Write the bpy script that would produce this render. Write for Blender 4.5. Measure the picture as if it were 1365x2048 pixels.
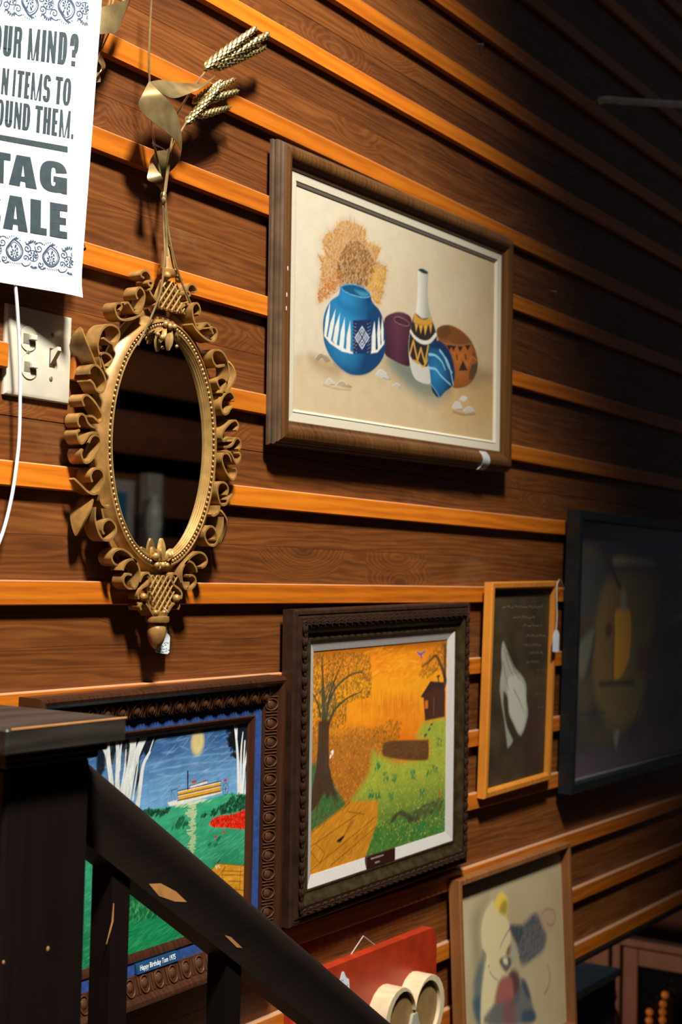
import bpy, math, random
import numpy as np
from mathutils import Vector, Matrix, Euler

# ---------------------------------------------------------------- scene, camera, light, exposure
for o in list(bpy.data.objects): bpy.data.objects.remove(o, do_unlink=True)
scene = bpy.context.scene
C = scene.collection
random.seed(7); RNG = np.random.default_rng(7)

# camera: 50 mm on a 36 mm tall frame, 1.34 m off the plank wall (wall face is the plane Y = 0, X runs along it)
FPX = 2844.0; CX, CY = 682.5, 1024.0
YAW = math.atan(1858 / FPX); ROLL = 0.024
PITCH = math.atan((1195 - ROLL * 1858 - CY) / FPX)
CAM = np.array([0.0, -1.343, 1.10])
FW = np.array([math.cos(YAW) * math.cos(PITCH), math.sin(YAW) * math.cos(PITCH), math.sin(PITCH)])
_r0 = np.array([math.sin(YAW), -math.cos(YAW), 0.0]); _u0 = np.cross(_r0, FW)
RT = math.cos(ROLL) * _r0 + math.sin(ROLL) * _u0
UP = np.cross(RT, FW)
cam_data = bpy.data.cameras.new('camera'); cam = bpy.data.objects.new('camera', cam_data); C.objects.link(cam)
cam_data.sensor_fit = 'VERTICAL'; cam_data.sensor_height = 36.0; cam_data.sensor_width = 24.0
cam_data.lens = FPX * 36.0 / 2048.0
cam_data.clip_start = 0.02; cam_data.clip_end = 60
cam.matrix_world = Matrix(((RT[0], UP[0], -FW[0], CAM[0]), (RT[1], UP[1], -FW[1], CAM[1]), (RT[2], UP[2], -FW[2], CAM[2]), (0, 0, 0, 1)))
cam_data.dof.use_dof = True; cam_data.dof.focus_distance = 1.98; cam_data.dof.aperture_fstop = 6.0
scene.camera = cam

scene.view_settings.view_transform = 'Standard'; scene.view_settings.look = 'None'
scene.view_settings.gamma = 1.0; scene.view_settings.use_curve_mapping = False
scene.view_settings.exposure = 0.0

w = bpy.data.worlds.new('world'); scene.world = w; w.use_nodes = True
w.node_tree.nodes['Background'].inputs[0].default_value = (0.72, 0.86, 1.0, 1)
w.node_tree.nodes['Background'].inputs[1].default_value = 0.045

def spot(name, loc, target, power, size_deg, blend, radius, color):
    l = bpy.data.lights.new(name, 'SPOT'); l.energy = power; l.spot_size = math.radians(size_deg); l.spot_blend = blend
    l.shadow_soft_size = radius; l.color = color
    o = bpy.data.objects.new(name, l); C.objects.link(o); o.location = loc
    o.rotation_euler = (Vector(target) - Vector(loc)).to_track_quat('-Z', 'Y').to_euler()
    return o
spot('ceiling_spot_lamp', (0.5, -1.6, 3.9), (1.04, 0.0, 1.62), 1370, 64, 0.66, 0.22, (1.0, 0.965, 0.91))
spot('far_wall_fill', (3.6, -.9, 2.2), (4.7, -2.7, 1.5), 26, 80, 0.8, 0.15, (1.0, 0.9, 0.75))  # added fill light, no known fixture; brightens the opposite wall for the mirror

# ---------------------------------------------------------------- tracing helpers (a photograph pixel on a plane of the room)
def ray(px, py): return FW + RT * ((px - CX) / FPX) - UP * ((py - CY) / FPX)
def at(px, py, y=0.0):
    d = ray(px, py); return CAM + d * ((y - CAM[1]) / d[1])
def at_x(px, py, x):
    d = ray(px, py); return CAM + d * ((x - CAM[0]) / d[0])

# ---------------------------------------------------------------- mesh helpers
class MB:
    def __init__(s): s.v = []; s.f = []
    def add(s, vs, fs):
        n = len(s.v); s.v += [tuple(map(float, p)) for p in vs]; s.f += [tuple(i + n for i in f) for f in fs]
    def box(s, lo, hi, bev=0.0):
        x0, y0, z0 = lo; x1, y1, z1 = hi
        if bev <= 0:
            s.add([(x0,y0,z0),(x1,y0,z0),(x1,y1,z0),(x0,y1,z0),(x0,y0,z1),(x1,y0,z1),(x1,y1,z1),(x0,y1,z1)],
                  [(3,2,1,0),(4,5,6,7),(0,1,5,4),(1,2,6,5),(2,3,7,6),(3,0,4,7)])
            return
        b = bev; lo = (x0,y0,z0); hi = (x1,y1,z1); vs = []; idx = {}
        for cx in (0,1):
            for cy in (0,1):
                for cz in (0,1):
                    c = [(lo,hi)[k][i] for i, k in enumerate((cx,cy,cz))]; sg = [b if k == 0 else -b for k in (cx,cy,cz)]
                    for ax in range(3):
                        p = [c[i] + sg[i] for i in range(3)]; p[ax] = c[ax]
                        idx[(cx,cy,cz,ax)] = len(vs); vs.append(p)
        fs = []
        for ax in range(3):
            o1, o2 = [i for i in range(3) if i != ax]
            for k in (0,1):
                q = []
                for a, bb in ((0,0),(1,0),(1,1),(0,1)):
                    key = [0,0,0]; key[ax] = k; key[o1] = a; key[o2] = bb; q.append(idx[(*key, ax)])
                fs.append(q)
        for ax in range(3):                                   # edges along ax
            o1, o2 = [i for i in range(3) if i != ax]
            for a in (0,1):
                for bb in (0,1):
                    k0 = [0,0,0]; k0[o1] = a; k0[o2] = bb; k1 = list(k0); k1[ax] = 1
                    fs.append([idx[(*k0,o1)], idx[(*k1,o1)], idx[(*k1,o2)], idx[(*k0,o2)]])
        for cx in (0,1):
            for cy in (0,1):
                for cz in (0,1): fs.append([idx[(cx,cy,cz,i)] for i in range(3)])
        s.add(vs, fs)
    def tube(s, pts, r, n=8, caps=True):
        pts = [np.array(p, float) for p in pts]; m = len(pts)
        rs = r if hasattr(r, '__len__') else [r] * m
        t0 = pts[1] - pts[0]; t0 /= np.linalg.norm(t0) + 1e-12
        a = np.array([0,0,1.0]) if abs(t0[2]) < .9 else np.array([1.0,0,0])
        nrm = np.cross(t0, a); nrm /= np.linalg.norm(nrm)
        vs = []
        for i in range(m):
            t = pts[min(i+1, m-1)] - pts[max(i-1, 0)]; t /= np.linalg.norm(t) + 1e-12
            nrm = nrm - t * (nrm @ t); nrm /= np.linalg.norm(nrm) + 1e-12
            b = np.cross(t, nrm)
            for k in range(n):
                an = 2 * math.pi * k / n; vs.append(pts[i] + rs[i] * (math.cos(an) * nrm + math.sin(an) * b))
        fs = [(i*n+k, i*n+(k+1) % n, (i+1)*n+(k+1) % n, (i+1)*n+k) for i in range(m-1) for k in range(n)]
        if caps: fs += [tuple(range(n))[::-1], tuple((m-1)*n+k for k in range(n))]
        s.add(vs, fs)
    def lathe(s, prof, c, ax='z', n=24, sx=1.0, sy=1.0):      # prof: (radius, height)
        vs = []
        for r, h in prof:
            for k in range(n):
                a = 2 * math.pi * k / n; p = (r*math.cos(a)*sx, r*math.sin(a)*sy, h)
                if ax == 'y': p = (p[0], -h, p[1])
                vs.append((c[0]+p[0], c[1]+p[1], c[2]+p[2]))
        m = len(prof)
        fs = [(i*n+k, i*n+(k+1) % n, (i+1)*n+(k+1) % n, (i+1)*n+k) for i in range(m-1) for k in range(n)]
        fs += [tuple(range(n))[::-1], tuple((m-1)*n+k for k in range(n))]
        s.add(vs, fs)
    def ball(s, c, r, n=8, m=6, mat=None):                    # ellipsoid with radii r (3) optionally rotated
        r = (r, r, r) if not hasattr(r, '__len__') else r
        vs = []; R = np.eye(3) if mat is None else mat
        for i in range(m+1):
            th = math.pi * i / m
            for k in range(n):
                a = 2*math.pi*k/n
                p = R @ np.array([r[0]*math.sin(th)*math.cos(a), r[1]*math.sin(th)*math.sin(a), r[2]*math.cos(th)])
                vs.append(np.array(c) + p)
        fs = [(i*n+k, (i+1)*n+k, (i+1)*n+(k+1) % n, i*n+(k+1) % n) for i in range(m) for k in range(n)]
        s.add(vs, fs)
    def prism(s, poly, y0, y1):                               # polygon in (x,z), extruded along y (y1 = front, smaller)
        n = len(poly)
        vs = [(p[0], y0, p[1]) for p in poly] + [(p[0], y1, p[1]) for p in poly]
        s.add(vs, [tuple(range(n)), tuple(range(n, 2*n))[::-1]] + [(i, n+i, n+(i+1) % n, (i+1) % n) for i in range(n)])
    def strip(s, e1, e2, th=0.0008):                          # sheet between two 3-D edge lines, with thickness
        e1 = [np.array(p, float) for p in e1]; e2 = [np.array(p, float) for p in e2]; m = len(e1); vs = []
        for i in range(m):
            t = (e1[min(i+1,m-1)] + e2[min(i+1,m-1)] - e1[max(i-1,0)] - e2[max(i-1,0)])
            a = e2[i] - e1[i]; nn = np.cross(t, a); nn /= np.linalg.norm(nn) + 1e-12
            if i and nn @ last < 0: nn = -nn
            last = nn; nn = nn * th / 2
            vs += [e1[i]+nn, e2[i]+nn, e2[i]-nn, e1[i]-nn]
        fs = [(i*4+k, i*4+(k+1) % 4, i*4+4+(k+1) % 4, i*4+4+k) for i in range(m-1) for k in range(4)]
        fs += [(3,2,1,0), tuple((m-1)*4+k for k in range(4))]
        s.add(vs, fs)
    def build(s, name, mat, parent=None, smooth=True, world=True, ang=35, norm=True):
        me = bpy.data.meshes.new(name); me.from_pydata(s.v, [], s.f); me.validate()
        if mat is not None: me.materials.append(mat)
        return place(name, me, parent, smooth, world, ang, norm)

def fix_normals(me):
    import bmesh
    bm = bmesh.new(); bm.from_mesh(me); bmesh.ops.recalc_face_normals(bm, faces=bm.faces); bm.to_mesh(me); bm.free()
def place(name, me, parent=None, smooth=True, world=True, ang=35, norm=True):
    if norm: fix_normals(me)
    if smooth:
        me.polygons.foreach_set('use_smooth', [True]*len(me.polygons)); me.set_sharp_from_angle(angle=math.radians(ang))
    o = bpy.data.objects.new(name, me); C.objects.link(o)
    if parent is not None:
        o.parent = parent
        if world: o.matrix_parent_inverse = pmat(parent).inverted()
    return o
def pmat(p):
    m = Matrix.LocRotScale(p.location, p.rotation_euler, p.scale)
    if p.parent is not None: m = pmat(p.parent) @ p.matrix_parent_inverse @ m
    return m
def tag(o, label=None, cat=None, group=None, kind=None):
    if label: o['label'] = label
    if cat: o['category'] = cat
    if group: o['group'] = group
    if kind: o['kind'] = kind
    return o
def empty(name, loc, label=None, cat=None, group=None, kind=None, rot=(0,0,0)):
    o = bpy.data.objects.new(name, None); C.objects.link(o); o.location = loc; o.rotation_euler = rot
    o.empty_display_size = 0.05
    return tag(o, label, cat, group, kind)
def smoothpts(pts, k=6, closed=False):
    P = np.array(pts, float); n = len(P); out = []
    rng = range(n if closed else n-1)
    for i in rng:
        g = (lambda j: P[j % n]) if closed else (lambda j: P[min(max(j,0),n-1)])
        p0,p1,p2,p3 = g(i-1),g(i),g(i+1),g(i+2)
        for t in np.arange(k)/k:
            out.append(.5*((2*p1)+(-p0+p2)*t+(2*p0-5*p1+4*p2-p3)*t*t+(-p0+3*p1-3*p2+p3)*t**3))
    if not closed: out.append(P[-1])
    return out

# ---------------------------------------------------------------- materials
def lin(c):
    c = np.array(c[:3], float)/255.0
    return np.where(c <= .04045, c/12.92, ((c+.055)/1.055)**2.4)
def L4(c): a = lin(c); return (float(a[0]), float(a[1]), float(a[2]), 1.0)
class NT:
    def __init__(s, name):
        s.m = bpy.data.materials.new(name); s.m.use_nodes = True; s.t = s.m.node_tree; s.b = s.t.nodes['Principled BSDF']
    def n(s, typ, **kw):
        nd = s.t.nodes.new(typ)
        for k, v in kw.items():
            if k.startswith('i_'):
                key = k[2:]; key = int(key) if key.isdigit() else key.replace('_', ' ')
                if isinstance(v, (bpy.types.NodeSocket,)): s.t.links.new(v, nd.inputs[key])
                else: nd.inputs[key].default_value = v
            else: setattr(nd, k, v)
        return nd
    def link(s, a, b): s.t.links.new(a, b)
    def ramp(s, fac, stops, interp='LINEAR'):
        r = s.n('ShaderNodeValToRGB'); s.link(fac, r.inputs[0]); e = r.color_ramp; e.interpolation = interp
        while len(e.elements) < len(stops): e.elements.new(.5)
        for el, (p, c) in zip(e.elements, stops): el.position = p; el.color = c if len(c) == 4 else (*c, 1)
        return r.outputs[0]
    def mix(s, fac, a, b, typ='MIX'):
        m = s.n('ShaderNodeMix', data_type='RGBA', blend_type=typ)
        for sock, v in ((m.inputs[0], fac), (m.inputs[6], a), (m.inputs[7], b)):
            if isinstance(v, bpy.types.NodeSocket): s.link(v, sock)
            else: sock.default_value = v
        return m.outputs[2]
    def math(s, op, a, b=0.0, clamp=False):
        m = s.n('ShaderNodeMath', operation=op, use_clamp=clamp)
        for sock, v in ((m.inputs[0], a), (m.inputs[1], b)):
            if isinstance(v, bpy.types.NodeSocket): s.link(v, sock)
            else: sock.default_value = v
        return m.outputs[0]
    def bump(s, h, strength=.3, dist=.002):
        b = s.n('ShaderNodeBump', i_Strength=strength, i_Distance=dist); s.link(h, b.inputs['Height']); s.link(b.outputs[0], s.b.inputs['Normal'])
def simple(name, col, rough=.5, metal=0.0, noise=.12, scale=40, bump=0.0, spec=.5):
    t = NT(name); tc = t.n('ShaderNodeTexCoord')
    nz = t.n('ShaderNodeTexNoise', i_Scale=scale, i_Detail=5.0); t.link(tc.outputs['Object'], nz.inputs['Vector'])
    d = tuple(c*(1-noise*2) for c in col[:3]); l = tuple(min(1, c*(1+noise)) for c in col[:3])
    t.link(t.ramp(nz.outputs[0], [(.3, d), (.7, l)]), t.b.inputs['Base Color'])
    t.b.inputs['Roughness'].default_value = rough; t.b.inputs['Metallic'].default_value = metal
    t.b.inputs['Specular IOR Level'].default_value = spec
    if bump: t.bump(nz.outputs[0], bump, .001)
    return t.m
def wood(name, dark, mid, light, grain=1.0, rough=.5, stretch=(1.1, 6, 9), axis='x', scuff=0.0, bump=.25, wave=14.0, dist=5.0, top_dust=0.0, knots=False, spec=.5):
    t = NT(name); tc = t.n('ShaderNodeTexCoord'); oi = t.n('ShaderNodeObjectInfo')
    add = t.n('ShaderNodeVectorMath', operation='MULTIPLY_ADD'); t.link(oi.outputs['Random'], add.inputs[0])
    add.inputs[1].default_value = (37.3, 11.7, 23.9); t.link(tc.outputs['Object'], add.inputs[2])
    mp = t.n('ShaderNodeMapping'); t.link(add.outputs[0], mp.inputs[0])
    st = stretch if axis == 'x' else (stretch[2], stretch[1], stretch[0]); mp.inputs['Scale'].default_value = st
    warp = t.n('ShaderNodeTexNoise', i_Scale=1.3, i_Detail=3.0); t.link(mp.outputs[0], warp.inputs['Vector'])
    v = t.n('ShaderNodeVectorMath', operation='MULTIPLY_ADD'); t.link(warp.outputs['Color'], v.inputs[0])
    v.inputs[1].default_value = (.9, .9, .9); t.link(mp.outputs[0], v.inputs[2])
    vec = v.outputs[0]
    if knots:
        kv = t.n('ShaderNodeMapping'); t.link(add.outputs[0], kv.inputs[0]); kv.inputs['Scale'].default_value = (2.6, 2.6, 6.5)
        vo = t.n('ShaderNodeTexVoronoi', i_Scale=1.0, i_Randomness=1.0); t.link(kv.outputs[0], vo.inputs['Vector'])
        kn = t.math('MULTIPLY', t.math('SUBTRACT', .34, vo.outputs['Distance'], True), 2.2)
        off = t.n('ShaderNodeVectorMath', operation='MULTIPLY_ADD'); t.link(kn, off.inputs[0]); off.inputs[1].default_value = (0, 0, 1.5); t.link(vec, off.inputs[2]); vec = off.outputs[0]
    wv = t.n('ShaderNodeTexWave', wave_type='BANDS', bands_direction='Z' if axis == 'x' else 'X', i_Scale=wave*.1, i_Distortion=dist, i_Detail=3.0, i_Detail_Scale=1.2)
    t.link(vec, wv.inputs['Vector'])
    fine = t.n('ShaderNodeTexNoise', i_Scale=10.0, i_Detail=8.0, i_Roughness=.65); t.link(mp.outputs[0], fine.inputs['Vector'])
    big = t.n('ShaderNodeTexNoise', i_Scale=.55, i_Detail=3.0); t.link(mp.outputs[0], big.inputs['Vector'])
    f = t.math('ADD', t.math('MULTIPLY', wv.outputs['Fac'], .34*grain), t.math('ADD', t.math('MULTIPLY', fine.outputs[0], .62), t.math('MULTIPLY', big.outputs[0], .55)))
    f = t.math('SUBTRACT', f, .14 + .13*grain)
    col = t.ramp(f, [(.12, dark), (.5, mid), (.92, light)])
    if knots:
        col = t.mix(t.math('MULTIPLY', t.math('SUBTRACT', .13, vo.outputs['Distance'], True), 7.0, True), col, (dark[0]*.35, dark[1]*.35, dark[2]*.35, 1))
    vr = t.math('ADD', .82, t.math('MULTIPLY', oi.outputs['Random'], .36))
    col = t.mix(1.0, col, t.n('ShaderNodeCombineColor', i_0=vr, i_1=vr, i_2=vr).outputs[0], 'MULTIPLY')
    if scuff:
        sc = t.n('ShaderNodeTexNoise', i_Scale=3.1, i_Detail=9.0, i_Roughness=.72); 
        mp2 = t.n('ShaderNodeMapping'); t.link(add.outputs[0], mp2.inputs[0]); mp2.inputs['Scale'].default_value = (1.0, 1.0, 2.2); t.link(mp2.outputs[0], sc.inputs['Vector'])
        col = t.mix(t.math('MULTIPLY', t.math('SUBTRACT', sc.outputs[0], .56, True), scuff*4, True), col, (.25, .125, .045, 1))
    if top_dust:
        ge = t.n('ShaderNodeNewGeometry'); sx = t.n('ShaderNodeSeparateXYZ'); t.link(ge.outputs['Normal'], sx.inputs[0])
        col = t.mix(t.math('MULTIPLY', t.math('SUBTRACT', sx.outputs[2], .35, True), top_dust, True), col, (.42, .34, .25, 1))
    t.link(col, t.b.inputs['Base Color']); t.b.inputs['Roughness'].default_value = rough; t.b.inputs['Specular IOR Level'].default_value = spec
    t.bump(f, bump, .0012)
    return t.m
def painted(name, rough=.5, bump=.15):
    t = NT(name); a = t.n('ShaderNodeAttribute', attribute_name='paint'); t.link(a.outputs['Color'], t.b.inputs['Base Color'])
    tc = t.n('ShaderNodeTexCoord'); nz = t.n('ShaderNodeTexNoise', i_Scale=260.0, i_Detail=4.0); t.link(tc.outputs['Object'], nz.inputs['Vector'])
    t.b.inputs['Roughness'].default_value = rough; t.bump(nz.outputs[0], bump, .001)
    return t.m

M = {}
M['plank'] = wood('aged_plank', (.034,.008,.0014), (.160,.045,.0062), (.31,.105,.019), grain=.5, rough=.5, scuff=.6, knots=True, wave=30, dist=9, stretch=(.8,6,11))
M['batten'] = wood('orange_batten', (.24,.050,.002), (.50,.130,.005), (.64,.205,.012), grain=.6, rough=.45, stretch=(1.0,7,16), wave=11, dist=2.5, top_dust=.9)
M['dark_wood'] = wood('dark_stained_wood', (.003,.0012,.0008), (.005,.0022,.0014), (.010,.0045,.0026), rough=.6, axis='z', bump=.1, grain=.4, spec=.18)
M['dark_wood_x'] = wood('dark_stained_rail', (.007,.004,.0025), (.012,.0065,.004), (.020,.011,.007), rough=.55, bump=.12, grain=.3, stretch=(.7,8,20), spec=.3)
M['worn'] = simple('worn_bare_wood', (.42,.19,.05), .6)
M['gold'] = simple('antique_gold_plaster', (.34,.175,.045), .42, .25, noise=.2, scale=55, bump=.08)
M['gold_bright'] = simple('rubbed_gold', (.50,.30,.095), .32, .5, noise=.12, scale=60)
M['brass'] = simple('brushed_brass', (.58,.40,.17), .30, .8, noise=.3, scale=26)
M['brass_ear'] = simple('gilt_wheat', (.50,.37,.15), .27, .85, noise=.2, scale=90)
M['black_metal'] = simple('black_nail_metal', (.012,.012,.013), .4, .6)
M['ivory'] = simple('ivory_plastic', (.60,.55,.42), .32, noise=.03)
M['ivory_shadow'] = simple('dark_slot', (.05,.04,.03), .6)
M['screw'] = simple('painted_screw', (.32,.29,.21), .4, .4)
M['white_cord'] = simple('white_cord_rubber', (.78,.78,.76), .45, noise=.03)
M['paper'] = simple('white_poster_paper', (.86,.86,.87), .55, noise=.012, scale=8)
M['ink'] = simple('dark_teal_ink', (.030,.048,.054), .6, noise=.12, scale=120)
M['ink_blue'] = simple('navy_ink', (.032,.062,.11), .6, noise=.12, scale=120)
M['tag_paper'] = simple('tag_card', (.66,.72,.74), .6, noise=.05)
M['thread'] = simple('white_thread', (.72,.70,.66), .7)
M['pen'] = simple('black_pen', (.03,.03,.035), .6)

# ---------------------------------------------------------------- the setting: plank wall with battens
BT = 0.012
tops = [0.268, 0.397, 0.527, 0.671, 0.796, 0.941, 1.084, 1.2350, 1.3835, 1.540, 1.701, 1.837, 1.985, 2.110, 2.232, 2.372, 2.52, 2.67]
BH = 0.0325
WX0, WX1 = -0.9, 5.2
wall = empty('wall_left', (0, 0, 0.235), kind='structure'); tag(wall, 'dark plank wall with orange battens')
mb = MB(); mb.box((WX0, .019, .236), (WX1, .06, 2.80)); mb.build('backing', M['dark_wood_x'], wall)
bounds = [0.236] + [(tops[i] + tops[i+1] - BH)/2 for i in range(len(tops)-1)] + [2.80]
for i in range(len(bounds)-1):
    g0 = {7: .0011, 12: .0007}; z0, z1 = bounds[i] + (.00012 if i else 0), bounds[i+1] - g0.get(i, .00012)
    mb = MB(); zc = (z0+z1)/2; y = random.uniform(-.0002, .0002) if i else 0
    mb.box((WX0, 0 + y, z0 - zc), (WX1, .018, z1 - zc), .0003)
    o = mb.build('plank', M['plank'], wall, world=False, smooth=False); o.location = (0, 0, zc - .235)
for i, zt in enumerate(tops):
    h = BH if zt < 1.9 else .031
    spans = [(WX0, WX1)]
    if abs(zt - 1.3835) < .001: spans = [(WX0, 1.2625), (1.3805, WX1)]     # cut around the switch plate
    for a, b in spans:
        zc = zt - h/2; mb = MB(); xc = (a+b)/2
        mb.box((a - xc, -BT, -h/2), (b - xc, 0.0004, h/2), .0016)
        o = mb.build('batten', M['batten'], wall, world=False, smooth=False); o.location = (xc, 0, zc - .235)
# shallow ledge strip along the foot of the wall
mb = MB(); mb.box((WX0, -.016, .2215), (WX1, .05, .2345), .002)
mb.build('foot_strip', M['dark_wood_x'], wall)

mb = MB(); mb.box((WX0, 0, .0005), (1.02, .018, .2214)); mb.build('plank', M['plank'], wall)
# landing floor, far walls, opposite wall
M['floor'] = wood('floor_boards', (.03,.012,.005), (.08,.035,.013), (.13,.06,.025), rough=.5)
mb = MB(); mb.box((-2.4, -3.3, -.04), (1.02, .018, 0.0)); tag(mb.build('floor', M['floor'], None, smooth=False), 'brown board landing floor', kind='structure')
wr = empty('wall_right', (0, -2.72, 0), kind='structure'); tag(wr, 'dark plank wall opposite')
mb = MB(); mb.box((-2.4, -2.80, -2.2), (9.0, -2.70, 2.9)); mb.build('backing', M['plank'], wr)
for zt in [.3, .65] + [float(at(320, py, 2.655)[2]) for py in (1055, 935, 812, 690, 570)]:
    mb = MB(); mb.box((-5.7, -.016, -.045), (5.7, 0, .045), .002); o = mb.build('batten', M['batten'], wr, world=False, smooth=False); o.location = (3.3, .02, zt)
M['red_wall'] = simple('dull_red_wall', (.11,.028,.012), .6, noise=.2, scale=3)
mb = MB(); mb.box((5.32, -2.68, -2.2), (5.42, 2.6, .215)); tag(mb.build('wall_back', M['red_wall'], None, smooth=False), 'dull red wall of the room below', kind='structure')
mb = MB(); mb.box((WX0, 1.6, -2.2), (5.3, 1.7, .21)); tag(mb.build('wall_front', M['dark_wood_x'], None, smooth=False), 'dark side wall of the room below', kind='structure')

# ---------------------------------------------------------------- newel, handrail, balusters
NY0, NY1 = -.28, -.16                                       # newel front and back
nx0, nx1 = 1.024, 1.147
newel = empty('newel_post', (1.085, -.22, 0), 'dark stained square newel post with a flat overhanging cap', 'newel post')
mb = MB(); mb.box((nx0, NY0, 0), (nx1, NY1, .898), .004); mb.build('post', M['dark_wood'], newel)
mb = MB()
for z, o_ in ((.898, .006), (.906, .013)): mb.box((nx0-o_, NY0-o_, z-.0001), (nx1+o_, NY1+o_, z+.0085), .002)
mb.build('cap_moulding', M['dark_wood_x'], newel)
M['cap'] = wood('cap_board', (.010,.008,.006), (.028,.022,.017), (.055,.042,.03), rough=.45, bump=.25)
mb = MB(); mb.box((nx0-.026, NY0-.026, .9146), (nx1+.026, NY1+.075, .9410), .0022); mb.build('cap', M['cap'], newel)
mb = MB(); mb.box((nx0-.020, NY0-.0264, .9392), (nx1+.0262, NY0-.0248, .9414), .0004); mb.build('worn_edge', M['worn'], newel)
tag(newel.children[-1], 'rubbed bare wood along the cap edge')
for (px, py, s_) in ((96, 1898, .0022), (7, 1925, .0016)):
    p = at(px, py, NY0); mb = MB(); mb.ball((p[0], NY0, p[2]), (s_, .0008, s_*1.3)); mb.build('chip', M['worn'], newel)

slope = math.tan(math.radians(33.6)); RX0, RZ0 = 1.147, .917   # upper edge line of the rail
def rail_z(x): return .8815 - (x - 1.2) * .672
hr = empty('handrail', (1.1476, -.22, .82), 'dark stained handrail sloping down along the stairs from the newel', 'handrail')
L = 2.3; th = math.atan(.668)
sec = [(-.026,-.010),(-.026,.004),(-.020,.0115),(-.010,.015),(.010,.015),(.020,.0115),(.026,.004),(.026,-.010),(.021,-.020),(.021,-.062),(-.021,-.062),(-.021,-.020)]
mb = MB(); vs = []
for xx in (1.1475, 1.1475 + L*math.cos(th)):
    for (yy, hh) in sec: vs.append((xx, -.22 + yy, rail_z(xx) - .0215 + hh / math.cos(th)))
n = len(sec); mb.add(vs, [tuple(range(n)), tuple(range(n, 2*n))[::-1]] + [(i, n+i, n+(i+1) % n, (i+1) % n) for i in range(n)])
mb.build('rail', M['dark_wood_x'], hr, ang=50)
for poly in (((298,1768),(322,1767),(352,1783),(374,1804),(350,1803),(318,1792)), ((449,1870),(462,1874),(485,1896),(474,1895))):
    q = [at(px, py, -.2411) for px, py in poly]; mb = MB(); mb.prism([(p[0], p[2]) for p in q], -.2409, -.2414)
    tag(mb.build('worn_patch', M['worn'], hr, smooth=False), 'bare yellow wood showing through the stain')
bal = [1.236, 1.456, 1.745]
for i, bx in enumerate(bal):
    zb = -.10 - (bx - 1.02)*.67 + .001
    b_ = empty('baluster', (bx + .0155, -.22, zb), ['dark square baluster right beside the newel post', 'dark square baluster in front of the steamboat painting', 'dark square baluster at the low end of the rail'][i], 'baluster', 'balusters under the handrail')
    mb = MB(); vs = []
    for (xx, zz) in ((bx, zb), (bx+.031, zb), (bx+.031, rail_z(bx+.031)-.0215-.0625/math.cos(th)), (bx, rail_z(bx)-.0215-.0625/math.cos(th))):
        for yy in (-.2355, -.2045): vs.append((xx, yy, zz))
    mb.add(vs, [(0,2,4,6), (7,5,3,1), (0,1,3,2), (2,3,5,4), (4,5,7,6), (6,7,1,0)]); mb.build('shaft', M['dark_wood'], b_, smooth=False)
    if i == 0:
        p = at(218, 1862, -.2355); mb = MB(); mb.tube([(p[0]+.006, -.236, p[2]+.03), (p[0]+.005, -.236, p[2]+.01), (p[0]-.004, -.236, p[2]-.014)], [.0006, .0012, .0004], 6)
        tag(mb.build('worn_scratch', M['worn'], b_), 'bare scratch on the edge')
# stairs below the rail (strings and treads)
st = empty('staircase', (1.2, -.22, -1.0), 'dark wooden stair string carrying the balusters', 'stairs')
mb = MB(); vs = []
for (x, z) in ((1.02, -.10), (1.02, -.40), (3.2, -1.86), (3.2, -1.56)):
    for y in (-.245, -.195): vs.append((x, y, z))
mb.add(vs, [(0,2,4,6), (7,5,3,1), (0,1,3,2), (2,3,5,4), (4,5,7,6), (6,7,1,0)]); mb.build('string', M['dark_wood_x'], st)
for k in range(7):
    mb = MB(); x = 1.04 + k*.27; z = -.18*(k+1); mb.box((x, -.95, z-.03), (x+.29, -.245, z), .003); mb.build('tread', M['floor'], st)

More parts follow.
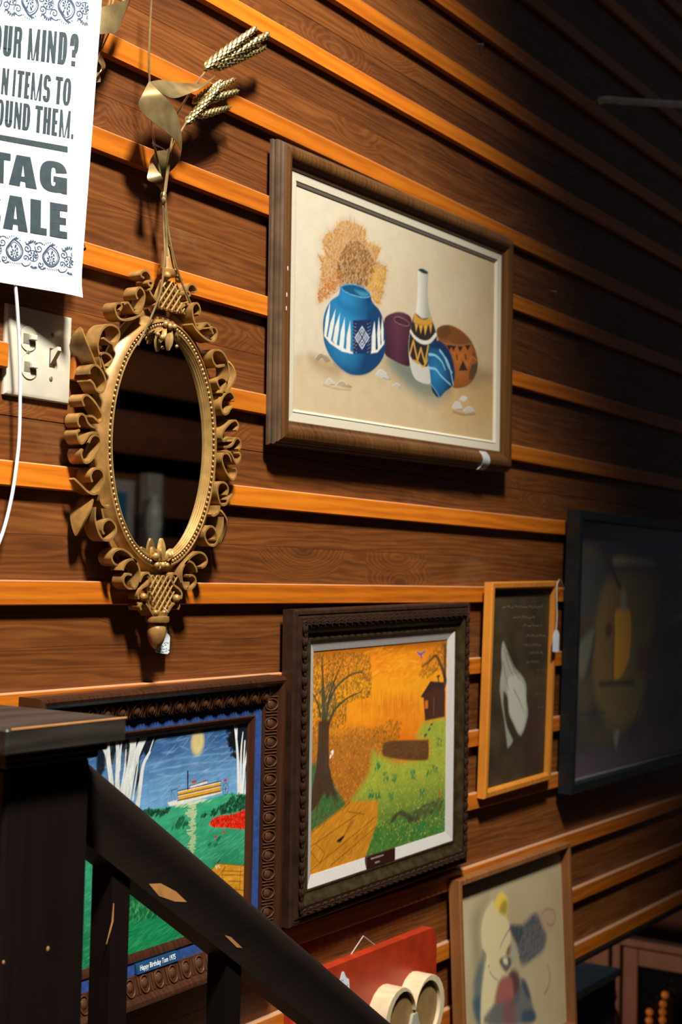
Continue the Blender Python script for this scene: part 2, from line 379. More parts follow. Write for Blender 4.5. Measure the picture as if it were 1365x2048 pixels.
# ---------------------------------------------------------------- painting on canvas: colours computed per vertex of a flat canvas mesh
def vnoise(U, V, seed=0):
    r = np.random.default_rng(seed); G = r.random((64, 64))
    iu = np.floor(U).astype(int); iv = np.floor(V).astype(int); fu = U - iu; fv = V - iv
    fu = fu*fu*(3-2*fu); fv = fv*fv*(3-2*fv)
    g = lambda a, b: G[a % 64, b % 64]
    return (g(iu,iv)*(1-fu)+g(iu+1,iv)*fu)*(1-fv)+(g(iu,iv+1)*(1-fu)+g(iu+1,iv+1)*fu)*fv
class Canvas:
    """a flat picture, w x h metres, painted with polygons, strokes and dabs in its own (u, v) metres"""
    def __init__(s, w, h, nx, base, gain=1.0, seed=1):
        s.w, s.h = w, h; s.nx = nx; s.ny = max(2, int(round(nx*h/w))); s.gain = gain
        u = np.linspace(0, w, s.nx); v = np.linspace(0, h, s.ny); s.U, s.V = np.meshgrid(u, v); s.u, s.v = u, v
        s.A = np.zeros((s.ny, s.nx, 3)) + lin(base); s.rng = np.random.default_rng(seed)
    def n(s, fu, fv, seed=0, oct=3):
        o = 0; a = 1; t = 0
        for k in range(oct): o = o + a*vnoise(s.U*fu*2**k, s.V*fv*2**k, seed+k); t += a; a *= .5
        return o/t
    def win(s, P, pad):
        P = np.asarray(P); i0 = np.searchsorted(s.u, P[:,0].min()-pad); i1 = np.searchsorted(s.u, P[:,0].max()+pad)
        j0 = np.searchsorted(s.v, P[:,1].min()-pad); j1 = np.searchsorted(s.v, P[:,1].max()+pad)
        return slice(j0, j1), slice(i0, i1)
    def blend(s, sl, m, col):
        if callable(col): col = col(s.U[sl], s.V[sl])
        else: col = lin(col)
        s.A[sl] = s.A[sl]*(1-m[..., None]) + col*m[..., None]
    def segd(s, U, V, a, b):
        d = b-a; L = d@d + 1e-18; t = np.clip(((U-a[0])*d[0]+(V-a[1])*d[1])/L, 0, 1)
        return np.hypot(U-a[0]-t*d[0], V-a[1]-t*d[1]), t
    def fill(s, P, col, soft=.0007, a=1.0, smooth=0):
        P = np.array(smoothpts(P, smooth, True) if smooth else P, float); sl = s.win(P, soft*2); U, V = s.U[sl], s.V[sl]
        if U.size == 0: return
        ins = np.zeros(U.shape, bool); D = np.full(U.shape, 9.0)
        for i in range(len(P)):
            p, q = P[i], P[(i+1) % len(P)]
            D = np.minimum(D, s.segd(U, V, p, q)[0])
            if p[1] != q[1]:
                c = ((p[1] > V) != (q[1] > V)) & (U < (q[0]-p[0])*(V-p[1])/(q[1]-p[1])+p[0]); ins ^= c
        sd = np.where(ins, D, -D); m = np.clip(.5+sd/(2*soft), 0, 1)*a
        s.blend(sl, m, col)
    def stroke(s, P, wd, col, a=1.0, soft=.0006, smooth=4):
        P = np.array(smoothpts(P, smooth) if smooth and len(P) > 2 else P, float)
        ws = np.linspace(wd[0], wd[1], len(P)) if hasattr(wd, '__len__') else np.full(len(P), wd)
        sl = s.win(P, ws.max()+soft); U, V = s.U[sl], s.V[sl]
        if U.size == 0: return
        M_ = np.zeros(U.shape)
        for i in range(len(P)-1):
            d, t = s.segd(U, V, P[i], P[i+1]); r = (ws[i]*(1-t)+ws[i+1]*t)/2
            M_ = np.maximum(M_, np.clip(.5+(r-d)/(2*soft), 0, 1))
        s.blend(sl, M_*a, col)
    def ell(s, c, rx, ry, col, rot=0, a=1.0, soft=.0007):
        P = np.array([[c[0]-max(rx,ry), c[1]-max(rx,ry)], [c[0]+max(rx,ry), c[1]+max(rx,ry)]]); sl = s.win(P, soft*2); U, V = s.U[sl]-c[0], s.V[sl]-c[1]
        if U.size == 0: return
        x = (U*math.cos(rot)+V*math.sin(rot))/rx; y = (-U*math.sin(rot)+V*math.cos(rot))/ry
        d = (1-np.hypot(x, y))*min(rx, ry); s.blend(sl, np.clip(.5+d/(2*soft), 0, 1)*a, col)
    def inside(s, P, q):
        P = np.asarray(P); n = len(P); c = False
        for i in range(n):
            a, b = P[i], P[(i+1) % n]
            if (a[1] > q[1]) != (b[1] > q[1]) and q[0] < (b[0]-a[0])*(q[1]-a[1])/(b[1]-a[1])+a[0]: c = not c
        return c
    def dabs(s, P, n, size, cols, ang=0.0, dang=.5, asp=2.5, a=.9, smooth=0):
        P = np.array(smoothpts(P, smooth, True) if smooth else P, float); lo, hi = P.min(0), P.max(0); k = 0; tries = 0
        while k < n and tries < n*6:
            tries += 1; q = lo + (hi-lo)*s.rng.random(2)
            if not s.inside(P, q): continue
            k += 1; r = size*s.rng.uniform(.6, 1.4)
            s.ell(q, r*asp, r, cols[s.rng.integers(len(cols))], ang + s.rng.normal(0, dang), a*s.rng.uniform(.6, 1), .0004)
    def mesh(s, name, mat):
        nx, ny = s.nx, s.ny; n = nx*ny
        co = np.zeros((n, 3), np.float32); co[:,0] = s.U.ravel(); co[:,2] = s.V.ravel()
        me = bpy.data.meshes.new(name); me.vertices.add(n); me.vertices.foreach_set('co', co.ravel())
        ii, jj = np.meshgrid(np.arange(nx-1), np.arange(ny-1)); b = (jj*nx+ii).ravel()
        q = np.stack([b, b+1, b+nx+1, b+nx], 1).astype(np.int32).ravel(); nf = len(b)
        me.loops.add(nf*4); me.loops.foreach_set('vertex_index', q); me.polygons.add(nf)
        me.polygons.foreach_set('loop_start', np.arange(0, nf*4, 4, dtype=np.int32))
        me.update(calc_edges=True)
        at_ = me.color_attributes.new('paint', 'FLOAT_COLOR', 'POINT')
        col = np.ones((n, 4), np.float32); col[:,:3] = np.clip(s.A*s.gain, 0, .95).reshape(-1, 3); at_.data.foreach_set('color', col.ravel())
        me.materials.append(mat); return me

# ---------------------------------------------------------------- picture frames: an Empty on the wall, local x right, z up, -y out of the wall
class Pic:
    def __init__(s, name, cx, cz, w, h, yback, label, cat='picture', rot=0.0, tilt=0.0, group=None):
        s.w, s.h = w, h
        s.e = empty(name, (cx, yback, cz - h/2), label, cat, group, rot=Euler((tilt, -rot, 0), 'XYZ'))
        s.mw = Matrix.LocRotScale(s.e.location, s.e.rotation_euler, None); s.inv = np.array(s.mw.inverted())
    def loc(s, px, py, d):                                   # pixel -> local (x, z) on the plane d in front of the back
        o = s.inv[:3,:3] @ CAM + s.inv[:3,3]; r = s.inv[:3,:3] @ ray(px, py); t = (-d - o[1])/r[1]; p = o + r*t
        return np.array([p[0], p[2]])
    def frame(s, prof, mats, name='frame_rail', seg=None):
        """prof: list of runs [(inset, depth), ...]; mats: one per run; four mitred rails per run"""
        W, H = s.w, s.h; objs = []
        for run, (mname, pname) in zip(prof, mats):
            for side in range(4):
                mb = MB(); vs = []
                for (i, d) in run:
                    x0, x1, z0, z1 = -W/2+i, W/2-i, i, H-i
                    a, b = [((x0,z1),(x1,z1)), ((x1,z1),(x1,z0)), ((x1,z0),(x0,z0)), ((x0,z0),(x0,z1))][side]
                    vs += [(a[0], -d, a[1]), (b[0], -d, b[1])]
                n = len(run)
                fs = [(2*k, 2*k+1, 2*((k+1) % n)+1, 2*((k+1) % n)) for k in range(n)]
                fs += [tuple(2*k for k in range(n)), tuple(2*k+1 for k in range(n))[::-1]]
                mb.add(vs, fs); objs.append(mb.build(pname, M[mname], s.e, world=False, ang=28))
        return objs
    def canvas(s, cv, inset, d, mat, name='canvas'):
        me = cv.mesh(name, mat); o = bpy.data.objects.new(name, me); C.objects.link(o); o.parent = s.e
        o.location = (-s.w/2 + inset, -d, inset)
        return o
    def mapper(s, inset, d, ox=0.0, oy=0.0, sc=1.0):
        """crop coordinates -> canvas (u, v)"""
        def f(*pts):
            out = [s.loc(ox + x/sc, oy + y/sc, d) - np.array([-s.w/2+inset, inset]) for (x, y) in pts]
            return out if len(out) > 1 else out[0]
        return f

M['canvas'] = painted('oil_on_canvas', .5, .12)
M['canvas_gloss'] = painted('glossy_oil_paint', .38, .2)
M['print'] = painted('paper_print', .6, .04)
M['frame_brown'] = wood('walnut_brown_frame', (.03,.011,.003), (.085,.034,.009), (.15,.062,.018), rough=.28, axis='z', grain=.5, bump=.08, stretch=(.8,3,20))
M['frame_grey'] = simple('weathered_grey_edge', (.085,.050,.026), .4, noise=.2, scale=30)
M['liner'] = simple('cream_linen_liner', (.52,.46,.34), .75, noise=.05, scale=300, bump=.15)
M['liner_white'] = simple('off_white_linen_liner', (.50,.47,.42), .75, noise=.05, scale=300, bump=.15)
M['black_line'] = simple('black_fillet', (.012,.010,.006), .4)
M['olive_frame'] = simple('dark_olive_gilt', (.052,.034,.013), .30, .3, noise=.25, scale=60)
M['umber'] = simple('dark_umber_frame', (.030,.014,.008), .28, noise=.2, scale=40)
M['red_brown'] = wood('red_brown_frame', (.018,.006,.0025), (.050,.017,.007), (.090,.033,.014), rough=.3, axis='z', grain=.5, bump=.08, stretch=(.8,3,20))
M['velvet'] = simple('blue_velvet', (.012,.055,.22), .85, noise=.2, scale=120)
M['pine_frame'] = wood('honey_pine_frame', (.28,.085,.008), (.50,.175,.018), (.62,.25,.035), rough=.4, axis='z', grain=.5, stretch=(.9,4,16))
M['black_frame'] = simple('black_painted_frame', (.010,.012,.012), .35, noise=.15)
M['thin_frame'] = wood('brown_strip_frame', (.09,.032,.008), (.20,.075,.020), (.32,.13,.045), rough=.42, axis='z', grain=.5, stretch=(.9,4,16))

# ---------------------------------------------------------------- painting of five pots
def mixn(a, b):                                            # colour field between two sRGB colours by a function
    A_, B_ = lin(a), lin(b)
    return lambda t: A_*(1-t[..., None]) + B_*t[..., None]
P = Pic('pottery_painting', 2.229, 1.556, .832, .488, -.0128, 'large framed painting of blue, purple and brown pots on sand', 'painting', rot=.020)
P.frame([[(.0,.0),(.0,.005),(.0025,.0065),(.003,.0095),(.0012,.011),(.002,.015),(.005,.0165),(.0055,.020),(.009,.0225),(.009,.0)],
         [(.009,.0),(.009,.0235),(.012,.0265),(.017,.0280),(.022,.0275),(.027,.0250),(.031,.0215),(.034,.0180),(.037,.0165),(.0400,.0160),(.0420,.0125),(.042,.0)],
         [(.0415,.003),(.0415,.0135),(.0555,.0125),(.0555,.003)],
         [(.0555,.003),(.0555,.0112),(.0572,.0112),(.0572,.003)],
         [(.0572,.003),(.0572,.0120),(.0612,.0095),(.0612,.003)]],
        [('frame_grey','outer_moulding'), ('frame_brown','frame_rail'), ('liner','liner'), ('black_line','fillet'), ('liner','inner_liner')])
IN, DP = .0606, .0080
cv = Canvas(P.w-2*IN, P.h-2*IN, 460, (205,183,140), gain=.80, seed=3)
f = P.mapper(IN, DP, 620, 420, 3.689)
U, V = cv.U, cv.V; un = U/cv.w; vn = V/cv.h
g = mixn((212,199,172), (190,160,114)); cv.A = g(np.clip(.15 + .75*un*(.6+.6*cv.n(9,9,5)) + .25*(.5-vn) - .1, 0, 1))
hz = f((0,1060),(1330,1170)); zl = hz[0][1]
gr = f((-130,1075),(0,1052),(120,1070),(560,1010),(760,1120),(1240,1130),(1330,1165),(1500,1215),(1500,1700),(-200,1700))
cv.fill(gr, lambda u, v: mixn((176,146,98),(206,178,132))(np.clip(.9-(zl-v)/.05*-.0 - .7*np.exp(-((zl+.006-v)/.03)**2), 0, 1)), soft=.006, a=.55)
cv.fill(f((560,1080),(900,1120),(1050,1330),(960,1420),(820,1390),(650,1250)), (92,112,104), soft=.016, a=.62, smooth=4)
cv.fill(f((600,1090),(820,1180),(900,1330),(760,1300),(640,1180)), (74,100,100), soft=.014, a=.45, smooth=4)
cv.fill(f((1000,1340),(1350,1280),(1400,1560),(1050,1600)), (190,145,70), soft=.03, a=.45, smooth=4)
cv.fill(f((1180,1150),(1340,1190),(1340,1260),(1150,1300)), (128,104,66), soft=.012, a=.55, smooth=3)
cv.fill(f((0,1085),(120,1110),(220,1160),(210,1230),(80,1190)), (150,118,78), soft=.012, a=.6, smooth=3)
# dried bouquet
bq = f((60,680),(90,420),(70,350),(120,330),(95,220),(170,150),(240,85),(330,95),(410,160),(410,230),(510,280),(490,380),(565,440),(535,590),(510,690),(430,620),(300,580),(180,600))
cv.fill(bq, (184,126,48), soft=.012, a=.55, smooth=3)
cv.dabs(bq, 4200, .0008, [(196,134,36),(170,104,28),(208,152,54),(146,84,26),(184,120,34)], 1.2, .6, 2.2, .7, smooth=3)
core = f((240,300),(330,220),(430,300),(480,420),(430,560),(260,560),(200,450))
cv.dabs(core, 1500, .0008, [(108,66,28),(86,52,28),(128,78,32)], 1.3, .5, 2.4, .8, smooth=3)
cv.dabs(f((60,620),(200,440),(260,560),(170,640),(60,690)), 260, .0010, [(176,92,30),(160,74,24),(196,116,44)], 1.0, .8, 1.8, .85)
cv.dabs(f((430,420),(560,430),(540,620),(500,690),(430,570)), 220, .0010, [(214,160,40),(226,178,70)], 1.2, .8, 1.8, .85)
bc = f((320,560)); bqs = np.array(smoothpts(bq, 8, True))
for k in range(420):                                       # feathery sprigs round the edge
    q = bqs[cv.rng.integers(len(bqs))]; d_ = q - bc; d_ = d_/(np.linalg.norm(d_)+1e-9); q = q - d_*cv.rng.uniform(0, .012)
    if d_[1] < -.3: continue
    t_ = d_ + cv.rng.normal(0, .35, 2); cv.stroke([q, q + t_*cv.rng.uniform(.004, .011)], (.0014,.0005), [(196,134,36),(176,108,30),(208,152,54),(150,88,28)][cv.rng.integers(4)], .8, smooth=0)
for s_ in (((225,400),(265,450),(290,510),(295,560)), ((345,455),(350,500),(342,550)), ((180,525),(215,515),(250,545)), ((410,500),(405,540),(400,580)), ((420,490),(460,485),(480,540)), ((130,470),(170,500),(200,530))):
    cv.stroke(f(*s_), (.0006,.0012), (196,178,160), .85)
cv.dabs(f((170,640),(215,540),(230,600),(200,660)), 40, .0016, [(214,200,176)], 1, 1, 1.2, .6)
# purple pot
pp = f((548,830),(560,790),(600,765),(650,752),(700,760),(740,785),(755,830),(760,950),(745,1080),(735,1150),(680,1140),(600,1100),(555,1060),(550,960))
cv.fill(pp, lambda u, v: lin((82,42,56))*(1.25-.9*np.clip(np.abs((u-f((650,900))[0])/.045), 0, 1)[...,None]*.6-.35*np.clip((f((650,900))[1]-v)/.06, 0, 1)[...,None]), soft=.0012, smooth=4)
op = f((622,800),(640,788),(690,800),(730,830),(735,850),(700,855),(650,835),(625,815))
cv.fill(op, (70,36,48), soft=.0008, smooth=4); cv.stroke(op+[op[0]], .0012, (166,112,116), .8)
# brown pot
bp = f((935,900),(960,860),(1020,848),(1090,870),(1160,925),(1210,1000),(1235,1080),(1240,1150),(1215,1240),(1165,1295),(1100,1315),(1050,1300),(1010,1200),(960,1000))
cu = f((1110,1080))
cv.fill(bp, lambda u, v: lin((164,92,34))*(1.1-.75*np.clip((np.hypot((u-cu[0])/.075, (v-cu[1])/.07)), 0, 1.1)[...,None]**2*.75), soft=.001, smooth=4)
cv.fill(f((945,905),(970,865),(1030,852),(1100,885),(1160,935),(1195,985),(1100,1000),(1010,960)), (120,70,28), soft=.002, smooth=4)
cv.fill(f((950,900),(975,868),(1020,860),(1040,900),(1000,950)), (92,56,26), soft=.004, a=.8, smooth=3)
cv.stroke(f((935,925),(1000,985),(1100,1000),(1195,985)), .0018, (150,112,76), .8)
for (x, y) in ((1060,1015),(1110,1020),(1165,1010),(1030,1010)): cv.fill(f((x-20,y-14),(x+22,y-14),(x,y+28)), (52,30,20), .0006)
for (x, y) in ((1085,1090),(1150,1085),(1210,1075)):
    cv.ell(f((x,y)), .0042, .0058, (52,30,20)); cv.ell(f((x,y)), .0022, .0032, (150,84,34))
cv.stroke(f((1060,1050),(1090,1130),(1120,1060),(1165,1150),(1195,1080),(1235,1110)), .0022, (196,120,60), .8, smooth=0)
cv.fill(f((1100,1185),(1130,1110),(1165,1185)), (48,34,26), .0008)
cv.fill(f((1178,1195),(1195,1140),(1240,1130),(1235,1190),(1200,1250),(1175,1255)), (66,56,44), .002, .85)
# tall bottle
bt = f((800,440),(835,432),(870,450),(876,470),(870,600),(876,690),(890,760),(912,830),(935,905),(940,960),(930,1200),(885,1285),(830,1275),(775,1240),(745,1160),(730,1040),(735,930),(755,840),(780,760),(795,640),(798,520))
cv.fill(bt, lambda u, v: lin((214,208,192))*(1.05-.42*np.clip((u-f((800,600))[0])/.03, 0, 1.2)[...,None]), soft=.0009, smooth=4)
cv.fill(f((800,440),(830,432),(868,455),(870,470),(845,470),(815,455)), (36,52,50), .0008, smooth=3)
cv.fill(f((775,765),(830,800),(890,800),(925,880),(938,960),(900,1010),(870,1150),(835,1150),(760,1110),(735,1060),(732,980),(745,880)), (44,36,34), .0012, smooth=3)
cv.fill(f((778,755),(800,790),(850,810),(892,790),(905,830),(860,850),(790,840),(765,820)), (196,144,58), .0012, smooth=3)
for (a, b, c) in (((775,840),(800,845),(785,900)), ((805,848),(835,850),(820,915)), ((840,850),(872,848),(852,925)), ((880,845),(905,838),(893,915))): cv.fill(f(a, b, c), (204,152,60), .0007)
cv.stroke(f((745,895),(775,940),(830,975),(885,970),(930,920)), (.0062,.0080), (214,206,188))
cv.stroke(f((740,1060),(765,965),(795,1110),(820,1020),(850,1130),(875,1000)), .0046, (206,154,62), smooth=0)
cv.fill(f((735,1065),(760,1110),(830,1160),(930,1150),(930,1205),(885,1285),(830,1275),(775,1240),(745,1160)), (196,192,178), .001)
cv.stroke(f((760,1110),(800,1120),(835,1160),(860,1130),(875,1080)), .0032, (206,154,62), smooth=0)
# tipped blue jar
tj = f((878,1040),(890,990),(935,962),(985,985),(1030,1040),(1060,1120),(1072,1220),(1050,1300),(1000,1340),(955,1385),(915,1350),(895,1280),(885,1180),(870,1110))
cv.fill(tj, lambda u, v: mixn((40,122,172),(20,52,88))(np.clip((np.hypot((u-f((930,1200))[0])/.06,(v-f((930,1200))[1])/.06)), 0, 1)), soft=.0009, smooth=4)
cv.fill(f((890,1010),(940,968),(1010,1010),(1050,1110),(1045,1200),(1000,1100),(950,1030)), (18,44,78), .003, .85, smooth=3)
for s_ in (((880,1065),(930,1075),(975,1120),(1000,1180)), ((960,1035),(995,1085),(1020,1150),(1050,1200)), ((880,1165),(930,1175),(970,1225),(1040,1290)), ((1000,1090),(1030,1150),(1060,1290))):
    cv.stroke(f(*s_), (.0048,.0026), (140,196,216), .95)
cv.fill(f((893,1290),(912,1310),(950,1370),(940,1382),(905,1340)), (22,46,62), .0007); cv.stroke(f((893,1285),(925,1325),(957,1380)), .0012, (150,200,214))
# big blue jar
bj = f((232,560),(300,545),(380,560),(440,610),(452,650),(470,690),(515,740),(545,820),(560,930),(556,1040),(530,1110),(480,1170),(420,1208),(350,1220),(280,1205),(210,1150),(150,1080),(110,990),(98,900),(100,810),(120,730),(160,665),(210,630),(222,590))
c0 = f((250,800))
cv.fill(bj, lambda u, v: mixn((44,136,184),(14,58,100))(np.clip((np.hypot((u-c0[0])/.082, (v-c0[1])/.12)**1.5), 0, 1)), soft=.0009, smooth=4)
cv.fill(f((205,655),(300,700),(400,700),(470,690),(420,770),(300,780),(220,720)), (18,84,130), .008, .55, smooth=3)
cv.fill(f((180,1130),(330,1180),(460,1150),(420,1205),(300,1212)), (16,64,104), .006, .6, smooth=3)
rim = f((235,560),(300,548),(380,565),(438,610),(440,640),(380,645),(300,620),(245,590))
cv.fill(rim, (18,78,118), .0008, smooth=4); cv.fill(f((330,590),(430,612),(432,638),(380,640)), (64,146,178), .003, .8); cv.stroke(rim+[rim[0]], .0011, (120,186,214), .9)
for (b0, b1, tip) in (((104,900),(128,935),(150,680)), ((128,935),(165,960),(190,730)), ((165,955),(210,995),(222,762)), ((212,995),(262,1030),(258,795)), ((262,1030),(312,1050),(298,818)), ((450,1045),(500,1030),(478,815)), ((500,1030),(532,1000),(510,790)), ((530,1005),(550,960),(535,790))):
    m0 = ((b0[0]+tip[0])/2-14, (b0[1]+tip[1])/2); m1 = ((b1[0]+tip[0])/2+6, (b1[1]+tip[1])/2+10)
    xa_ = b0[0]+.12*(b1[0]-b0[0]); xb_ = b1[0]-.30*(b1[0]-b0[0]); cv.fill(f((xa_, b0[1]+8), (xb_, b1[1]+12), (.45*xb_+.55*tip[0]+5, .5*b1[1]+.5*tip[1]), tip, (.5*xa_+.5*tip[0]-9, .5*b0[1]+.5*tip[1])), (224,222,208), .0006)
cv.fill(f((105,915),(180,985),(260,1025),(320,1050),(325,1062),(240,1045),(150,985),(106,930)), (224,222,208), .0007)
cv.fill(f((445,1060),(500,1050),(548,990),(552,960),(500,1030),(446,1045)), (224,222,208), .0007)
cv.fill(f((318,815),(450,808),(452,1060),(320,1060)), (24,44,84), .0007)
for k in range(9):
    y = 830+k*26
    cv.stroke(f((322,y),(345,y+14)), .0007, (170,180,196), .8); cv.stroke(f((448,y),(425,y+14)), .0007, (170,180,196), .8)
for d_, cc in ((70,(196,202,210)), (58,(24,44,84)), (48,(196,202,210)), (38,(30,50,92)), (28,(196,202,210)), (16,(30,50,92)), (9,(206,210,214))):
    cv.fill(f((386,942-d_*1.25),(386+d_*.78,942),(386,942+d_*1.25),(386-d_*.78,942)), cc, .0005)
cv.stroke(f((322,820),(386,940),(448,815)), .0022, (18,34,66), smooth=0); cv.stroke(f((322,1055),(386,940),(448,1055)), .0022, (18,34,66), smooth=0)
# pebbles
def pebble(pts, base=(196,184,164), dk=(112,92,70)):
    q = f(*pts); cv.fill(q, base, .0016, .9, smooth=3)
    cv.stroke(q[:max(3, len(q)//2)], .0012, (226,220,208), .8); cv.stroke(q[len(q)//2:], .0014, dk, .7)
pebble(((40,1090),(75,1055),(115,1070),(150,1110),(120,1120),(90,1085),(60,1110)), (150,132,110)); pebble(((115,1275),(145,1243),(185,1285),(150,1290)))
pebble(((195,1290),(235,1258),(280,1290),(310,1310),(240,1300)), (170,152,126)); pebble(((490,1215),(520,1178),(570,1210),(595,1250),(540,1240)), (190,190,180))
pebble(((608,1300),(640,1278),(670,1300),(655,1322)), (178,178,166)); pebble(((1050,1460),(1075,1415),(1115,1425),(1130,1465),(1090,1470)), (206,198,186))
pebble(((1130,1480),(1180,1450),(1220,1490),(1170,1500)), (196,186,172)); pebble(((1105,1400),(1130,1372),(1165,1385),(1150,1412)), (214,206,196))
cv.stroke(f((100,1290),(200,1320),(300,1328)), .003, (140,112,76), .4); cv.stroke(f((1060,1490),(1140,1510),(1220,1505)), .004, (110,88,64), .5)
cv.A *= (.94 + .12*cv.n(60,60,9,2))[..., None]
P.canvas(cv, IN, DP, M['canvas'])
# white paint chips on the frame, tape on the lower right corner
for (px, py) in ((576,537),(574,590),(573,617)):
    p = P.loc(px, py, .0275); mb = MB(); mb.ball((p[0], -.0276, p[1]), (.0013, .0006, .004)); mb.build('paint_chip', M['liner_white'], P.e, world=False)
M['tape'] = simple('silver_tape', (.50,.50,.48), .3, .2)
q = P.loc(992, 922, .045); mb = MB()
e1 = [(q[0]-.022, -.0190, .0355), (q[0]-.022, -.0262, .027), (q[0]-.022, -.0290, .018), (q[0]-.022, -.0270, .010), (q[0]-.022, -.0220, .004), (q[0]-.022,-.014,-.0012)]
e2 = [(x+.030, y, z) for (x, y, z) in e1]; e1[-1] = (e1[-1][0]-.006, -.018, -.0016)
mb.strip(e1, e2, .0005); tag(mb.build('tape', M['tape'], P.e, world=False), 'silver tape wrapped over the lower corner')

# ---------------------------------------------------------------- orange sunset painting
P = Pic('sunset_painting', 2.180, .795, .598, .507, -.0128, 'framed sunset painting with a tree, cabin and jetty in a beaded dark frame', 'painting', rot=.018)
P.frame([[(.0,.0),(.0,.020),(.003,.024),(.008,.025),(.010,.022),(.012,.026),(.015,.027),(.015,.0)],
         [(.015,.0),(.015,.0265),(.027,.0275),(.027,.0)],
         [(.027,.0),(.027,.0275),(.030,.0285),(.034,.0265),(.038,.0225),(.043,.0198),(.047,.0195),(.049,.0208),(.052,.0204),(.052,.0)],
         [(.052,.0),(.052,.0185),(.0705,.0130),(.0705,.0)]],
        [('umber','outer_moulding'), ('umber','ornament_band'), ('olive_frame','frame_rail'), ('liner_white','liner')])
# carved leaf beads, one object each, sharing two meshes
mb = MB()
mb.ball((0,0,0), (.0052,.0042,.0068), 8, 6); mb.ball((.0015,-.002,.0095), (.0018,.0020,.0030), 6, 4); mb.ball((-.0025,-.002,.0095), (.0016,.0020,.0026), 6, 4)
for s_ in (-1,1): mb.ball((s_*.0035,-.001,-.001), (.0022,.0034,.0075), 6, 4)
leafv = mb.build('carved_leaf', M['umber'], P.e, world=False); lm = leafv.data
def band(pic, proto_mesh, inset, depth, pitch, name, first):
    W, H = pic.w, pic.h; k0 = 0
    for side in range(4):
        Ls = (H if side in (1,3) else W) - 2*inset; n_ = max(2, int(Ls/pitch)); stp = Ls/n_
        for k in range(n_):
            t = (k+.5)*stp
            x, z, a = [(-W/2+inset+t, H-inset, -math.pi/2), (W/2-inset, H-inset-t, 0), (W/2-inset-t, inset, math.pi/2), (-W/2+inset, inset+t, math.pi)][side]
            o = first if (k0 == 0) else bpy.data.objects.new(name, proto_mesh)
            if k0: C.objects.link(o); o.parent = pic.e
            o.location = (x, -depth, z); o.rotation_euler = (0, a, 0); k0 += 1
band(P, lm, .021, .0290, .0205, 'carved_leaf', leafv)
IN, DP = .0700, .0118
cv = Canvas(P.w-2*IN, P.h-2*IN, 360, (200,110,20), gain=1.4, seed=5)
f = P.mapper(IN, DP, 600, 1270, 4.55); h2 = P.mapper(IN, DP, 600, 1500, 4.55)
un, vn = cv.U/cv.w, cv.V/cv.h
nz = cv.n(14, 60, 3)
cv.A = mixn((214,138,24),(196,84,14))(np.clip(np.abs(vn-.78)*2.6+.5*(nz-.5), 0, 1))
cv.A = cv.A*(1-.5*np.exp(-((vn-.995)/.035)**2))[..., None]
cv.dabs(f((600,130),(1100,120),(1150,420),(680,430)), 160, .0016, [(226,156,30),(206,112,18),(232,170,44)], .15, .2, 8, .22)
for k in range(130):
    x = cv.rng.uniform(560, 1130); y = cv.rng.uniform(480, 640); cv.stroke(f((x,y),(x+cv.rng.uniform(-6,6),y+cv.rng.uniform(60,180))), .0012, [(178,86,20),(150,76,22),(206,104,24)][cv.rng.integers(3)], .55, smooth=0)
fol = f((70,180),(560,150),(640,210),(660,400),(640,560),(430,620),(420,800),(280,880),(60,900))
# undergrowth
cv.fill(f((60,900),(280,900),(470,860),(640,880),(780,960),(900,1100),(760,1300),(640,1500),(560,1700),(400,1760),(60,1500)), (150,92,28), soft=.012, a=.9)
cv.dabs(f((60,860),(470,820),(780,880),(800,1150),(640,1450),(500,1700),(60,1500)), 2000, .0011, [(176,112,34),(124,84,30),(196,126,40),(100,72,28),(150,86,24)], 1.0, 1.0, 1.8, .8)
cv.dabs(f((640,870),(840,760),(930,800),(900,960),(700,1000)), 260, .0013, [(112,82,24),(146,98,24),(90,72,24)], 1.0, 1.0, 2.0, .8)
# meadow
md = f((660,1060),(760,1120),(900,1160),(1180,1100),(1180,960),(1060,930),(1120,800),(1350,740),(1350,2150),(560,2150),(560,1700),(470,1500),(560,1380),(640,1240))
cv.fill(md, lambda u, v: mixn((140,148,48),(58,100,40))(np.clip((.30-v/cv.h)*4.5+.2, 0, 1)), soft=.009)
cv.dabs(f((690,1010),(1100,950),(1350,850),(1350,1700),(700,1750),(500,1500),(600,1250)), 700, .0010, [(176,150,54),(190,166,70),(120,96,36)], 1.2, 1.0, 1.5, .7)
cv.dabs(md, 2300, .0011, [(150,156,60),(110,130,44),(170,168,70),(84,116,40),(136,128,50)], 1.2, 1.0, 1.8, .65)
cv.dabs(f((640,1780),(800,1900),(1320,1740),(1320,2100),(600,2100)), 900, .0013, [(48,98,40),(66,116,48),(38,84,36)], .5, .5, 2.6, .7)
for (x, y) in ((785,1290),(710,1205),(860,1310),(1030,1270),(1235,1230),(1115,1440),(830,1475),(650,1440),(710,1460),(1180,1260),(1270,975),(1085,1760),(1120,1750)):
    cv.dabs(f((x-22,y-40),(x+22,y-40),(x+22,y+40),(x-22,y+40)), 16, .0016, [(22,96,52),(34,108,60)], 1.4, .5, 2, .9)
cv.fill(f((810,1740),(850,1640),(930,1590),(980,1620),(1080,1680),(990,1710),(960,1660),(900,1640),(860,1690)), (56,50,36), .0025, .9)
cv.dabs(f((980,1640),(1290,1460),(1310,1580),(1050,1700)), 130, .002, [(60,62,40),(74,72,44)], .5, .4, 3, .7)
cv.ell(f((1270,1440)), .0036, .0085, (146,86,30))
for (x, y, r_) in ((1145,912,.0042),(1180,858,.004),(1200,815,.0034)): cv.ell(f((x,y)), r_*1.5, r_*.6, (60,62,36), .3)
